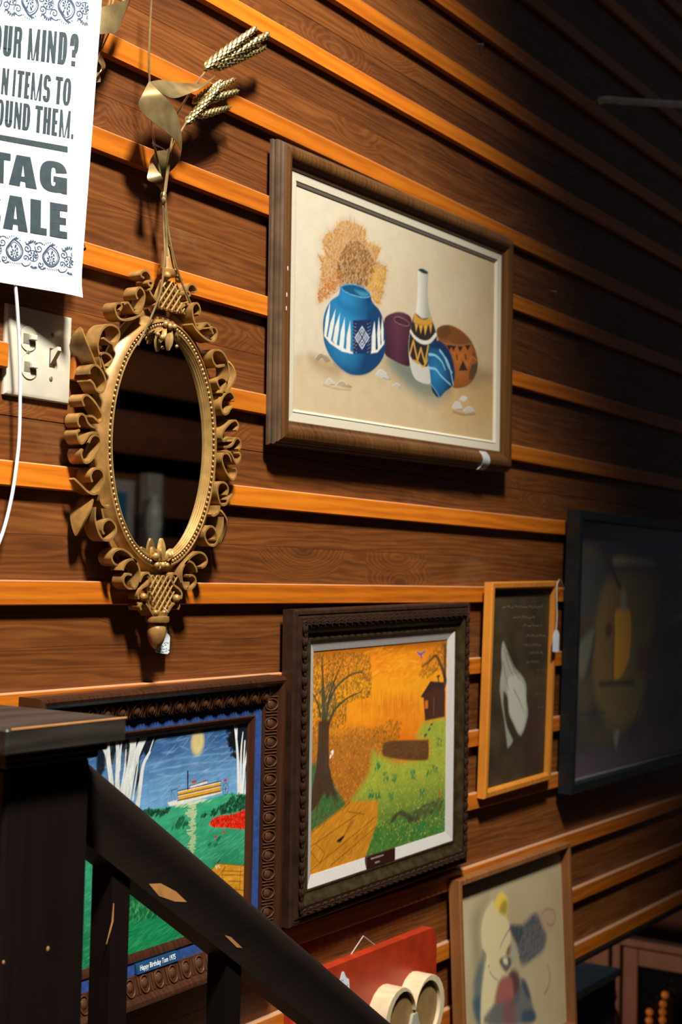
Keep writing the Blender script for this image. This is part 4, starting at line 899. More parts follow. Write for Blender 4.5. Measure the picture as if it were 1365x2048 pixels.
# ---------------------------------------------------------------- red board with wooden hearts
M['red_paint'] = simple('red_orange_paint', (.36,.028,.006), .42, noise=.12, scale=30)
M['pale_wood'] = wood('pale_cut_wood', (.46,.34,.18), (.60,.47,.28), (.70,.57,.37), rough=.6, axis='z', grain=.4)
M['tan_face'] = simple('tan_stained_face', (.26,.155,.05), .55, noise=.15, scale=25)
M['sage'] = simple('pale_sage_paint', (.36,.35,.25), .6, noise=.06)
by = -.0128
xL, xR, zT, zB = at(581, 2035, by-.012)[0], at(874, 1900, by-.016)[0], .4475, .06
rb = empty('red_board', ((xL+xR)/2, by, zB), 'red painted board with rounded corners hung below the sunset painting', 'board')
def rrect(x0, x1, z0, z1, r, n=6):
    out = []
    for cx, cz, a0 in ((x1-r, z1-r, 0), (x0+r, z1-r, 90), (x0+r, z0+r, 180), (x1-r, z0+r, 270)):
        for k in range(n+1): a = math.radians(a0+90*k/n); out.append((cx+r*math.cos(a), cz+r*math.sin(a)))
    return out
mb = MB(); pts = rrect(xL, xR, zB, zT, .03); n = len(pts)
rings = [(pts, by), (pts, by-.013), ([(( p[0]-(xL+xR)/2)*.992+(xL+xR)/2, (p[1]-(zB+zT)/2)*.992+(zB+zT)/2) for p in pts], by-.017)]
vs = [(p[0], y, p[1]) for R_, y in rings for p in R_]
mb.add(vs, [tuple(range(n)), tuple(range(2*n, 3*n))[::-1]] + [(j*n+i, (j+1)*n+i, (j+1)*n+(i+1) % n, j*n+(i+1) % n) for j in range(2) for i in range(n)])
mb.build('panel', M['red_paint'], rb, ang=25)
pk = at(727, 1872, -.0135); p1 = at(697, 1917, -.0135); p2 = at(758, 1896, -.0135)
mb = MB(); mb.tube([p1, pk], .0006, 5); mb.tube([pk, p2], .0006, 5); mb.build('hanging_wire', M['thread'], rb)
def heart(px, py, label, sc=1.0):
    y0 = by - .0174; c = at(px, py, y0 - .03)
    h = empty('wooden_heart', (c[0], y0, c[2]-.09*sc), label, 'wooden heart', 'hearts on the red board')
    t_ = np.linspace(0, 2*math.pi, 49)[:-1]
    H_ = [(.0046*sc*16*math.sin(t)**3*.92, .0046*sc*(13*math.cos(t)-5*math.cos(2*t)-2*math.cos(3*t)-math.cos(4*t))) for t in t_]
    out = [(c[0]+a, c[2]+b) for a, b in H_]; inn = [(c[0]+a*.86, c[2]+.004+b*.86) for a, b in H_]; n = len(out)
    mb = MB(); vs = [(p[0], y0, p[1]) for p in out]+[(p[0], y0-.038, p[1]) for p in out]+[(p[0], y0-.038, p[1]) for p in inn]+[(p[0], y0-.030, p[1]) for p in inn]
    fs = [tuple(range(n))]; 
    for j in range(3): fs += [(j*n+i, (j+1)*n+i, (j+1)*n+(i+1) % n, j*n+(i+1) % n) for i in range(n)]
    mb.add(vs, fs); mb.build('rim', M['pale_wood'], h, ang=40)
    mb = MB(); mb.add([(p[0], y0-.031, p[1]) for p in inn], [tuple(range(n))[::-1]]); mb.build('face', M['tan_face'], h, smooth=False)
    mb = MB(); mb.prism([(c[0]-.028*sc, c[2]-.042*sc), (c[0]+.028*sc, c[2]-.042*sc), (c[0]+.006*sc, c[2]+.018*sc), (c[0]-.004*sc, c[2]+.018*sc)], y0-.031, y0-.0365); mb.build('wedge', M['sage'], h)
    return h
heart(824, 2058, 'large pale wooden heart with a tan face on the red board, right one', 1.55)
heart(636, 2140, 'pale wooden heart partly hidden behind the handrail, left one', 1.2)

# ---------------------------------------------------------------- price tags
def price_tag(name, quad_px, y, label, lines, thread=None, hole=True):
    """card outline given as traced pixels on the plane y, slightly thick; handwriting as short pen strokes"""
    q = [at(px, py, y) for px, py in quad_px]; c = q[0]
    t = empty(name, (float(np.mean([p[0] for p in q])), y, min(p[2] for p in q)), label, 'price tag')
    mb = MB(); mb.prism([(p[0], p[2]) for p in q], y, y-.0005); mb.build('card', M['tag_paper'], t, smooth=False)
    mb = MB()
    for ln in lines:
        P_ = [at(px, py, y-.0008) for px, py in ln]; mb.tube(P_, .00022, 4)
    if lines: tag(mb.build('handwriting', M['pen'], t), kind='stuff')
    if thread:
        mb = MB(); mb.tube([np.array(p) for p in smoothpts(thread, 5)], .0007, 5); mb.build('string', M['thread'], t)
    return t
def scribble(x0, x1, y, slope, amp=1.6, seed=0):
    r = random.Random(seed); out = []; x = x0
    while x < x1:
        l_ = r.uniform(3, 6); seg = []
        for k in range(6): seg.append((x+l_*k/5, y+slope*(x-x0)+r.uniform(-amp, amp)))
        out.append(seg); x += l_ + 1.4
    return out
price_tag('price_tag', [(311,1297),(311,1304),(314,1306),(335,1308),(338,1305),(340,1274),(338,1270),(336,1268),(332,1264),(329,1265)], -.016, 'white price tag hanging behind the gold acorn of the mirror',
          scribble(328,339,1286,-.05,1.4,1)+scribble(322,332,1292,-.3,1.4,2)+scribble(313,334,1298,-.05,1.5,3)+scribble(316,319,1303,0,1.2,4)+scribble(324,337,1303,-.2,1.5,5),
          [at(334,1265,-.0165), at(333,1252,-.018), at(329,1240,-.022), at(336,1226,-.040), at(329,1216,-.0405)])
price_tag('price_tag', [(674,1968),(676,1991),(695,2006),(701,2002),(698,1958),(693,1955),(690,1949),(688,1943),(684,1944),(681,1956),(678,1966)], by-.0182, 'white price tag stuck on the red board beside the hearts',
          scribble(683,688,1961,-.5,1.2,7)+scribble(679,695,1979,-.6,1.2,8)+scribble(682,692,1985,-.5,1.2,9)+scribble(684,692,1992,-.5,1.0,10))
yt = CH.e.location.y - .031 - .02
def pt(px, py, y): return at(px, py, y)
price_tag('price_tag', [(1107,1272),(1106,1303),(1109,1304),(1118,1303),(1119,1268),(1116,1261),(1113,1259),(1110,1262)], -.0480, 'narrow price tag hanging by a string on the honey pine frame',
          [], [pt(1113,1261,-.0486), pt(1115,1230,-.0486), pt(1114,1180,-.0488), pt(1117,1163,-.046), pt(1121,1160,-.036), pt(1126,1168,-.020), pt(1129,1180,-.016)])

# ---------------------------------------------------------------- switch plate
sp = empty('switch_plate', (1.319, -.0002, 1.318), 'ivory two-gang switch plate with one toggle and a double rocker device', 'light switch')
mb = MB(); x0, x1, z0, z1 = 1.2625, 1.3795, 1.3185, 1.4345
ring = [(x0,z0,0),(x1,z0,0),(x1,z1,0),(x0,z1,0)]
vs = []
for ins, d in ((0,0.0002),(0,.0035),(.0015,.0055),(.006,.0068)):
    vs += [(x0+ins,-d,z0+ins),(x1-ins,-d,z0+ins),(x1-ins,-d,z1-ins),(x0+ins,-d,z1-ins)]
mb.add(vs, [(0,1,2,3),(15,14,13,12)]+[(j*4+i,(j+1)*4+i,(j+1)*4+(i+1)%4,j*4+(i+1)%4) for j in range(3) for i in range(4)])
mb.build('plate', M['ivory'], sp, ang=20)
F_ = -.0068
def sw(px, py, y=F_): p = at(px, py, y); return p[0], p[2]
for i, (px, py) in enumerate(((56.5,677),(58,733))):
    x, z = sw(px, py); o_ = []
    for a in np.linspace(0, 2*math.pi, 25)[:-1]:
        cx, cz = math.cos(a), math.sin(a); o_.append((x+.0148*max(-.86, min(.86, cx))/.86*.93, z+.0168*cz))
    mb = MB(); mb.prism(o_, F_+.001, F_-.0002); rim_ = mb.build('device_gap', M['ivory_shadow'], sp, smooth=False)
    mb = MB(); mb.prism([(x+(a-x)*.975, z+(b-z)*.975) for a, b in o_], F_, F_-.0012); dv = mb.build('device_face', M['ivory'], sp, smooth=False)
    mb = MB(); mb.box((x-.0098,F_-.0016,z-.0075),(x+.0108,F_-.0010,z+.0058),.0004); mb.build('slot', M['screw'], dv)
    mb = MB(); mb.box((x-.0005,F_-.0072,z-.0020),(x+.0100,F_-.0014,z+.0050),.0008); mb.build('rocker', M['ivory'], dv)
x, z = sw(104.5, 714)
mb = MB(); mb.box((x-.0052,F_-.0006,z-.0135),(x+.0052,F_+.001,z+.0115),.0003); mb.build('toggle_slot', M['ivory_shadow'], sp)
mb = MB(); vs = [(x-.0038,F_-.0005,z-.010),(x+.0038,F_-.0005,z-.010),(x+.0038,F_-.0005,z+.008),(x-.0038,F_-.0005,z+.008),(x-.003,F_-.0130,z+.0075),(x+.003,F_-.0130,z+.0075),(x+.003,F_-.0120,z+.0125),(x-.003,F_-.0120,z+.0125)]
mb.add(vs, [(3,2,1,0),(4,5,6,7),(0,1,5,4),(1,2,6,5),(2,3,7,6),(3,0,4,7)]); mb.build('toggle', M['ivory'], sp)
for (px, py) in ((105,671),(101.5,757),(55.5,705)):
    x, z = sw(px, py); mb = MB(); mb.lathe([(.0032,0),(.0032,.0008),(.0022,.0014)], (x,F_,z), 'y', 12); s_ = mb.build('screw', M['screw'], sp)
    mb = MB(); mb.box((x-.0003,F_-.0016,z-.0026),(x+.0003,F_-.0013,z+.0026)); mb.build('screw_slot', M['ivory_shadow'], s_)

# ---------------------------------------------------------------- white cord hanging below the poster, small nails, top-right line
mb = MB(); pts = smoothpts([at(24,520,-.030), at(31,575,-.030), at(36,640,-.030), at(40,740,-.028), at(39,860,-.026), at(33,930,-.028), at(21,1005,-.030), at(0,1080,-.032), at(-40,1160,-.034), at(-90,1230,-.034)], 8)
tag(mb.tube(pts, .0022, 10) or mb.build('hanging_cord', M['white_cord']), 'thin white cord hanging down over the switch plate', 'cord')
M['galv'] = simple('galvanised_nail', (.42,.42,.40), .4, .7)
for i, (px, py, lb) in enumerate(((1103,582,'small bright nail in the dark planks right of the pottery painting'), (1338,758,'small bright nail in the far dark planks at the frame edge'), (956,88,'small bright nail high in the planks above the pottery painting'))):
    p = at(px, py, 0); nl = empty('nail', (p[0], 0, p[2]), lb, 'nail', 'nails in the planks'); mb = MB()
    mb.tube([(p[0],.004,p[2]), (p[0],-.012,p[2]-.003)], .0013, 8); mb.build('shank', M['galv'], nl)
    mb = MB(); mb.tube([(p[0],-.0118,p[2]-.003),(p[0],-.0130,p[2]-.0033)], .003, 10); mb.build('head', M['galv'], nl)
p = at(162, 470, -.013); q = at(168, 497, -.045)
nl = empty('black_nail', (p[0], -.012, p[2]), 'black bent nail sticking out of the batten beside the poster', 'nail'); mb = MB(); mb.tube([p, q], .0021, 10); mb.build('shank', M['black_metal'], nl)
mb = MB(); mb.ball(q, .0030, 8, 6); mb.build('head', M['black_metal'], nl)
M['white_line'] = simple('greyish_white_line', (.80,.80,.74), .6, noise=.15)
wl = empty('white_pipe', tuple(at(1168,214,-.0125)), 'dusty white wrapped line reaching out from the dark upper wall', 'pipe')
mb = MB(); a_ = [at(1168,214,-.013), at(1180,207,-.03), at(1200,202,-.05)]; mb.tube(a_, .003, 8); mb.build('hook_wire', M['batten'], wl)
mb = MB(); mb.tube(smoothpts([at(1198,202,-.05), at(1215,199.5,-.06), at(1245,202,-.075), at(1290,205,-.10), at(1340,208,-.13), at(1420,212,-.18), at(1520,216,-.24)], 5), [.004]+[.0088]*29+[.0085], 12); mb.build('wrapped_line', M['white_line'], wl)

# ---------------------------------------------------------------- paper poster, curling away from the wall at its right edge
def xr(py): return 203.5 - 43.5*(py/592.0) + (6*max(0, (py-540)/52)**2 - 0)
def sheet(px, py, lift=0.0):
    d = max(0.0, xr(min(py, 540)) - px)
    y = -.016 - .040*math.exp(-d/150.0)
    return at(px, py, y - lift)
poster = empty('sale_poster', (1.08, -.03, 1.44), 'white paper sale poster with heavy dark lettering and paisley borders', 'poster')
mb = MB(); nu, nv = 40, 30; vs = []
for lift in (0.0, .0004):
    for j in range(nv+1):
        for i in range(nu+1):
            s_ = i/nu; t_ = j/nv
            top = -130.0; x1 = xr(top + (592-top)*t_); x0 = -330.0; px = x0 + (x1-x0)*s_
            bot = 592 - .172*(160-px) + 5*max(0, (px-120)/45)**2*.4; py = top - .13*(200-px)*0 + (bot-top)*t_
            vs.append(sheet(px, py, lift))
W_ = nu+1; K = W_*(nv+1)
fs = [(j*W_+i, j*W_+i+1, (j+1)*W_+i+1, (j+1)*W_+i) for j in range(nv) for i in range(nu)]
fs += [tuple(K+k for k in f_[::-1]) for f_ in fs]
edge = [i for i in range(W_)] + [j*W_+nu for j in range(1, nv+1)] + [nv*W_+i for i in range(nu-1, -1, -1)] + [j*W_ for j in range(nv-1, 0, -1)]
fs += [(edge[k], edge[(k+1) % len(edge)], K+edge[(k+1) % len(edge)], K+edge[k]) for k in range(len(edge))]
mb.add(vs, fs); mb.build('paper', M['paper'], poster, ang=60)
# heavy condensed capitals built from bars and rings in a unit box (x right, y up)
def ringp(x0, x1, y0, y1, tx, ty, a0=0, a1=360, e=2.6, n=24, rx=.5):
    """strip between two rounded-box outlines"""
    cx, cy = (x0+x1)/2, (y0+y1)/2; o_, i_ = [], []
    for k in range(n+1):
        a = math.radians(a0+(a1-a0)*k/n); c, s_ = math.cos(a), math.sin(a)
        f_ = lambda A_, B_, ee: (cx+A_*math.copysign(abs(c)**(2/ee), c), cy+B_*math.copysign(abs(s_)**(2/ee), s_))
        o_.append(f_((x1-x0)/2, (y1-y0)/2, e)); i_.append(f_((x1-x0)/2-tx, (y1-y0)/2-ty, e+.6))
    return [[o_[k], o_[k+1], i_[k+1], i_[k]] for k in range(n)]
def bar(x0, y0, x1, y1): return [[(x0,y0),(x1,y0),(x1,y1),(x0,y1)]]
def par(xa, xb, xc, xd, y0, y1): return [[(xa,y0),(xb,y0),(xd,y1),(xc,y1)]]
def glyph(c, s, h):
    if c == 'O': return ringp(0,1,0,1,s,h)
    if c == 'U': return bar(0,.22,s,1)+bar(1-s,.22,1,1)+ringp(0,1,0,.5,s,h,180,360)+bar(0,.2,s,.26)+bar(1-s,.2,1,.26)
    if c == 'D': return bar(0,0,s,1)+bar(0,1-h,.5,1)+bar(0,0,.5,h)+ringp(0-.0,1,0,1,s,h,-90,90)
    if c in 'RN': s *= .80
    if c == 'R': return bar(0,0,s,1)+bar(s*.9,1-h,.55,1)+bar(s*.9,.46,.55,.46+h)+ringp(.1,1,.46,1,s,h,-90,90)+par(1-s*1.02,1,.52,.52+s,0,.50)
    if c == 'M': return bar(0,0,s*.72,1)+bar(1-s*.72,0,1,1)+par(.5-s*.36,.5,s*.0,s*.72,0,1)+par(.5,.5+s*.36,1-s*.72,1,0,1)
    if c == 'I': return bar(0,0,1,1)
    if c == 'N': return bar(0,0,s*.86,1)+bar(1-s*.86,0,1,1)+par(1-s*1.0,1,0,s*1.0,0,1)
    if c == 'E': return bar(0,0,s,1)+bar(0,0,1,h)+bar(0,1-h,1,1)+bar(0,.5-h/2,.93,.5+h/2)
    if c == 'T': return bar(0,1-h,1,1)+bar(.5-s/2,0,.5+s/2,1)
    if c == 'H': return bar(0,0,s,1)+bar(1-s,0,1,1)+bar(0,.5-h/2,1,.5+h/2)
    if c == 'L': return bar(0,0,s,1)+bar(0,0,1,h)
    if c == 'A': return par(0,s,.5-s*.62,.5+s*.1,0,1)+par(1-s,1,.5-s*.1,.5+s*.62,0,1)+bar(.27,.17,.73,.17+h*.95)+par(.36,.64,.42,.58,.80,1)
    if c == 'G': return ringp(0,1,0,1,s,h,75,270)+ringp(0,1,0,1,s,h,15,75)+ringp(0,1,0,1,s,h,270,352)+bar(.5,.34,1,.52)+bar(1-s,.02,1,.5)+bar(1-s*.45,0,1,.3)
    if c == 'S':
        return ringp(0,1,.44,1,s,h,10,270)+ringp(0,1,0,.56,s,h,-180+10,90)
    if c == '?': return ringp(0,1,.36,1,s*1.05,h,-80,188)+bar(.28,.27,.28+s,.50)+bar(.28,0,.28+s,.15)
    if c == '.': return bar(0,0,1,1)
    return []
def draw_line(name, specs, origin, sc, top, base, lean, s_of, h, mat=M['ink']):
    """specs: (char, x0, x1) measured along the cap line; top/base: (y at x=0, slope)"""
    mb = MB()
    for spec in specs:
        c, x0, x1 = spec[:3]; ss = s_of(x1-x0) if len(spec) < 4 else spec[3]; hh = h if len(spec) < 5 else spec[4]
        for poly in glyph(c, ss, hh):
            P_ = []
            for gx, gy in poly:
                if c == '.': gy *= .17
                x = x0 + (x1-x0)*gx; yt_ = top[0]+top[1]*x; yb_ = base[0]+base[1]*x; y = yb_+(yt_-yb_)*gy; x += lean*(1-gy)
                P_.append(sheet(origin[0]+x/sc, origin[1]+y/sc, .0008))
            mb.add(P_, [tuple(range(len(P_)))])
    return mb.build(name, mat, poster, smooth=False)
st_ = lambda px: (lambda w_: min(1.0, px/w_))
draw_line('printed_line', [('O',-78,38),('U',62,180),('R',203,313),('M',398,555),('I',585,640,1),('N',662,782),('D',812,932),('?',965,1085)], (0,0), 6.825, (334,.121), (748,.148), -28, st_(56), .14)
draw_line('printed_line', [('R',-95,10),('N',38,130),('I',190,226,1),('T',243,338),('E',350,420),('M',440,585),('S',604,704),('T',764,866),('O',874,984)], (0,0), 6.825, (918,.158), (1274,.178), -26, st_(46), .13)
draw_line('printed_line', [('O',-40,65),('U',82,184),('N',206,305),('D',322,425),('T',486,590),('H',604,704),('E',722,800),('M',824,970),('.',992,1022)], (0,0), 6.825, (1352,.170), (1710,.182), -22, st_(46), .13)
def big(name, specs, top, base, lean):
    mb = MB()
    for c, x0, x1, s_, h in specs:
        for poly in glyph(c, s_, h):
            P_ = []
            for gx, gy in poly:
                x = x0+(x1-x0)*gx; yt_ = top[0]+top[1]*x; yb_ = base[0]+base[1]*x; y = yb_+(yt_-yb_)*gy; x += lean*(1-gy)
                P_.append(sheet(x/6.4, 280+y/6.4, .0008))
            mb.add(P_, [tuple(range(len(P_)))])
    mb.build(name, M['ink'], poster, smooth=False)
big('printed_line', [('T',-185,140,.48,.23),('A',118,482,.40,.17),('G',512,866,.42,.20)], (151,.172), (545,.176), -8)
big('printed_line', [('S',-320,12,.42,.2),('A',40,362,.39,.17),('L',390,604,.64,.20),('E',640,866,.58,.20)], (683,.170), (1122,.166), -4)
mb = MB(); mb.strip([sheet(px, 269+.178*px, .0006) for px in np.linspace(-60,135.6,16)], [sheet(px, 280.3+.182*px, .0006) for px in np.linspace(-60,135.6,16)], .0003); mb.build('printed_bar', M['ink'], poster, smooth=False)
# paisley borders: curls, teardrops, petals and ticks printed in navy, in a band with unit cells
def paisley(name, cells, y_lo, y_hi, flip, clip_right):
    mb = MB()
    def T(x, y):                                              # x in cells, y 0..1 over the band
        if flip: y = 1-y
        px = clip_right - x*73.0; a = y_lo(px); b = y_hi(px); return sheet(px, a + (b-a)*y, .0007)
    def line(pts, w0, w1=None, k=5):
        w1 = w0 if w1 is None else w1; Q = smoothpts(pts, k) if len(pts) > 2 else [np.array(p) for p in pts]; e1, e2 = [], []
        for i, p in enumerate(Q):
            t = Q[min(i+1,len(Q)-1)] - Q[max(i-1,0)]; t = np.array([t[0]*1.35, t[1]]); t /= np.linalg.norm(t)+1e-9
            w_ = .60*(w0+(w1-w0)*i/max(1, len(Q)-1))+.004; nn = np.array([-t[1]/1.35, t[0]])*w_; e1.append(p+nn); e2.append(p-nn)
        ok = [i for i in range(len(Q)) if -.02 <= Q[i][0] <= cells]
        if len(ok) < 2: return
        v = []; f_ = []
        for i in ok: v += [T(*e1[i]), T(*e2[i])]
        f_ = [(2*i, 2*i+1, 2*i+3, 2*i+2) for i in range(len(ok)-1)]; mb.add(v, f_)
    def spiral(cx, cy, r, a0, turns, w, sgn=1):
        line([(cx+r*(1-.8*t)*math.cos(a0+sgn*t*turns*6.283)/1.35, cy+r*(1-.8*t)*math.sin(a0+sgn*t*turns*6.283)) for t in np.linspace(0,1,14)], w, w*.8, 2)
        cxx, cyy = cx, cy; petal(cx, cy, .03, .03, 0)
    def petal(cx, cy, L_, w_, a):
        if not -.02 <= cx <= cells: return
        v = []; L_ *= 1.1; w_ *= 1.25
        for k in range(8):
            t = k/8*6.283; x = L_*math.cos(t)/2; y = w_*math.sin(t)/2*(1+.5*math.cos(t)); v.append(T(cx+(x*math.cos(a)-y*math.sin(a))/1.35, cy+x*math.sin(a)+y*math.cos(a)))
        mb.add(v, [tuple(range(8))])
    def flower(cx, cy, r, n_=7, a0=0):
        for k in range(n_):
            a = a0+k*6.283/n_; petal(cx+math.cos(a)*r*.62/1.35, cy+math.sin(a)*r*.62, r*.62, r*.30, a)
        petal(cx, cy, r*.3, r*.3, 0)
    for c in range(-1, int(cells)+2):
        x0 = c + .12
        tear = [(x0+.46, .93), (x0+.30, .80), (x0+.22, .55), (x0+.30, .30), (x0+.46, .18), (x0+.62, .30), (x0+.67, .52), (x0+.58, .74), (x0+.46, .93), (x0+.36, .98)]
        line(tear, .035, .05); line([(x0+(p[0]-x0-.45)*.82+.45, .5+(p[1]-.5)*.80) for p in tear[:-1]], .016)
        flower(x0+.45, .43, .17, 8, .3); petal(x0+.42, .68, .16, .06, 1.9); petal(x0+.37, .60, .11, .05, 1.4); petal(x0+.52, .64, .11, .05, 1.2)
        spiral(x0+.10, .68, .15, 1.2, 1.4, .030); spiral(x0+.14, .34, .11, 4.0, 1.3, .024, -1); spiral(x0+.78, .75, .15, .4, 1.3, .028, -1); spiral(x0+.74, .20, .11, 2.4, 1.2, .024)
        flower(x0-.06, .46, .17, 7, 1.0); line([(x0-.06+.19*math.cos(a)/1.35, .46+.19*math.sin(a)) for a in np.linspace(0, 6.1, 14)], .018, .018, 2)
        flower(x0+.88, .46, .10, 6, .4); line([(x0+.02, .90), (x0+.10, .84), (x0+.16, .92)], .04, .015); line([(x0+.60, .10), (x0+.70, .04), (x0+.80, .12)], .035, .015)
        line([(x0+.26, .14), (x0+.18, .05), (x0+.06, .10), (x0+.0, .22)], .035, .015); line([(x0+.66, .92), (x0+.74, .97), (x0+.86, .92)], .03, .015)
        for k in range(7): a = 1.57+(k-3)*.28; petal(x0+.46+math.cos(a)*.33/1.35*.9, .70+math.sin(a)*.33, .07, .028, a)
        for k in range(8): petal(x0+.30+k*.05, .10-.02*math.sin(k*.45)+.0, .08, .026, 1.9); 
        for k in range(5): a = 1.57+(k-2)*.42; petal(x0-.06+math.cos(a)*.16/1.35, .80+math.sin(a)*.16, .13, .05, a); petal(x0+.92+math.cos(-a)*.12/1.35, .14+math.sin(-a)*.10, .10, .04, -a)
    tag(mb.build(name, M['ink_blue'], poster, smooth=False), 'navy paisley border print', kind='stuff')
paisley('paisley_border', 2.25, lambda px: 469+.180*px, lambda px: 526+.172*px, True, 143.5)
paisley('paisley_border', 2.75, lambda px: -34+.128*px, lambda px: 28+.128*px, False, 174.5)

# ---------------------------------------------------------------- brass ribbon and wheat ornaments
def ear(mb, pa, pb, r0, n=11, seed=0):
    """a wheat spike: overlapping grain scales spiralling round an axis"""
    r = random.Random(seed); pa, pb = np.array(pa), np.array(pb); ax = pb-pa; L_ = np.linalg.norm(ax); ax /= L_
    u = np.cross(ax, [0,0,1.0]); u /= np.linalg.norm(u); v = np.cross(ax, u)
    for k in range(n*9):
        t = (k+.5)/(n*9); a = k*2.399; rr = r0*(math.sin(math.pi*min(1, .18+t*.72))**.8)*(1-.55*t)
        c = pa+ax*L_*t+(u*math.cos(a)+v*math.sin(a))*rr; d = ax*.9+(u*math.cos(a)+v*math.sin(a))*.45; d /= np.linalg.norm(d)
        s1 = np.cross(d, [.3,.5,.8]); s1 /= np.linalg.norm(s1); s2 = np.cross(d, s1); g_ = L_/n*.66
        mb.ball(c, (g_*.40, g_*.40, g_), 6, 4, np.stack([s1, s2, d], 1))
def wpath(pts, y): return smoothpts([at(px, py, yy) for (px, py, yy) in [(p[0], p[1], p[2] if len(p) > 2 else y) for p in pts]], 6)
wo = empty('wheat_ornament', tuple(at(327,395,-.03)), 'brass wheat stems with a twisted ribbon hanging above the gold mirror', 'wall ornament')
for pts in ([(306,-60),(303,0),(300,60),(298,120),(299.5,168),(303,230,-.040),(309,290,-.036),(318,335,-.036),(326,385,-.036)],
            [(415,138),(392,168),(372,198),(355,228,-.046),(346,270,-.036),(337,325,-.034),(328.5,385,-.036)],
            [(374,243),(363,262),(350,283,-.040),(340,320,-.034),(331,385,-.034)],
            [(326,400,-.036),(327,450,-.038),(329.5,510,-.046),(322,580,-.048),(300,640,-.046),(276,691,-.046)],
            [(329,400,-.034),(332,450,-.037),(335,512,-.044)], [(331,400,-.034),(337,460,-.036),(347,512,-.044),(362,560,-.046),(381,606,-.046)]):
    mb = MB(); mb.tube(wpath(pts, -.046), .0016, 8); mb.build('stem', M['brass'], wo)
mb = MB(); k0 = at(327, 393, -.036); mb.ball(k0, (.0050,.0048,.0085), 10, 8); mb.ball(k0+np.array([-.0015,-.002,-.006]), (.0038,.0038,.005), 8, 6); mb.build('knot', M['brass'], wo)
b1 = at(413,140,-.046)
for i, (tx, ty, yy, r_) in enumerate(((508,60,-.052,.0058), (533,71,-.046,.0055), (527,96,-.040,.0050))):
    mb = MB(); ear(mb, at(411,136,-.046) if i == 0 else at(418+i*6,130+i*3,-.046), at(tx, ty, yy), r_, 12, i); mb.build('wheat_ear', M['brass_ear'], wo)
for i, (sx_, sy_, tx, ty, yy) in enumerate(((372,246,440,172,-.050), (388,205,441,163,-.040), (398,196,466,160,-.036), (400,205,473,183,-.044), (398,232,457,215,-.040))):
    mb = MB(); ear(mb, at(sx_, sy_, -.044), at(tx, ty, yy), .0050 if i in (0,) else .0042, 10, 9+i); mb.build('wheat_ear', M['brass_ear'], wo)
def sheetstrip(e1, e2, y1, y2, name, parent, k=5):
    a_ = [at(px, py, y1 if np.isscalar(y1) else y1[i]) for i, (px, py) in enumerate(e1)]; b_ = [at(px, py, y2 if np.isscalar(y2) else y2[i]) for i, (px, py) in enumerate(e2)]
    mb = MB(); mb.strip(smoothpts(a_, k), smoothpts(b_, k), .0007); return mb.build(name, M['brass'], parent, ang=60)
sheetstrip([(432,149),(409,164),(365,166),(324,160),(298,164)], [(430,153),(409,173),(380,187),(342,196),(302,172)], [-.040,-.044,-.046,-.044,-.050], [-.052,-.060,-.064,-.058,-.052], 'ribbon', wo)
sheetstrip([(298,163),(286,187),(277,208),(286,226),(307,245),(336,267),(353,284),(362,302)], [(299,163),(318,183),(336,200),(350,220),(358,240),(362,262),(364,280),(363,302)], [-.050,-.056,-.058,-.062,-.066,-.064,-.056,-.040], [-.050,-.066,-.070,-.066,-.060,-.052,-.044,-.038], 'ribbon', wo)
sheetstrip([(363,296),(361,314),(353,330),(338,345),(323,351),(312,346)], [(352,280),(343,292),(334,299),(322,301),(311,304),(301,319)], [-.040,-.032,-.027,-.024,-.023,-.026], [-.046,-.032,-.025,-.022,-.022,-.028], 'ribbon', wo)
sheetstrip([(301,319),(297,340),(295,359),(308,366),(318,375),(325,385)], [(302,320),(315,341),(323,352),(328,362),(328,373),(327,386)], [-.030,-.040,-.046,-.048,-.044,-.038], [-.030,-.048,-.054,-.052,-.046,-.038], 'ribbon', wo)
mb = MB(); kt = at(308,287,-.048)
for q in ((306,282),(305,286),(307,292),(318,294),(333,301)): mb.tube([kt, at(q[0], q[1], -.045)], .0008, 5)
tag(mb.build('thread_knot', M['thread'], wo), 'white thread tied on')
w2 = empty('wheat_ornament', tuple(at(196,140,-.02)), 'brass ribbon ornament mostly hidden behind the sale poster', 'wall ornament')
sheetstrip([(150,25),(192,17),(225,8),(258,-4),(275,-30)], [(150,72),(192,69),(215,67),(237,60),(248,20)], [-.030,-.046,-.050,-.044,-.036], [-.034,-.050,-.054,-.046,-.040], 'ribbon', w2)
sheetstrip([(150,110),(189,102),(203,112),(211,132),(203,142),(186,148)], [(150,118),(186,112),(196,122),(203,135),(199,146),(184,166)], -.030, -.036, 'ribbon', w2)
sheetstrip([(160,150),(184,151),(201,150)], [(160,172),(183,166),(201,164)], -.026, -.030, 'ribbon', w2)
for (xa, ya, xb, yb) in ((224,-20,185,148), (232,-20,188,148), (262,-30,192,120)):
    mb = MB(); mb.tube([at(xa, ya, -.040), at((xa+xb)/2-3, (ya+yb)/2+6, -.040), at(xb, yb, -.034)], .0016, 8); mb.build('stem', M['brass'], w2)

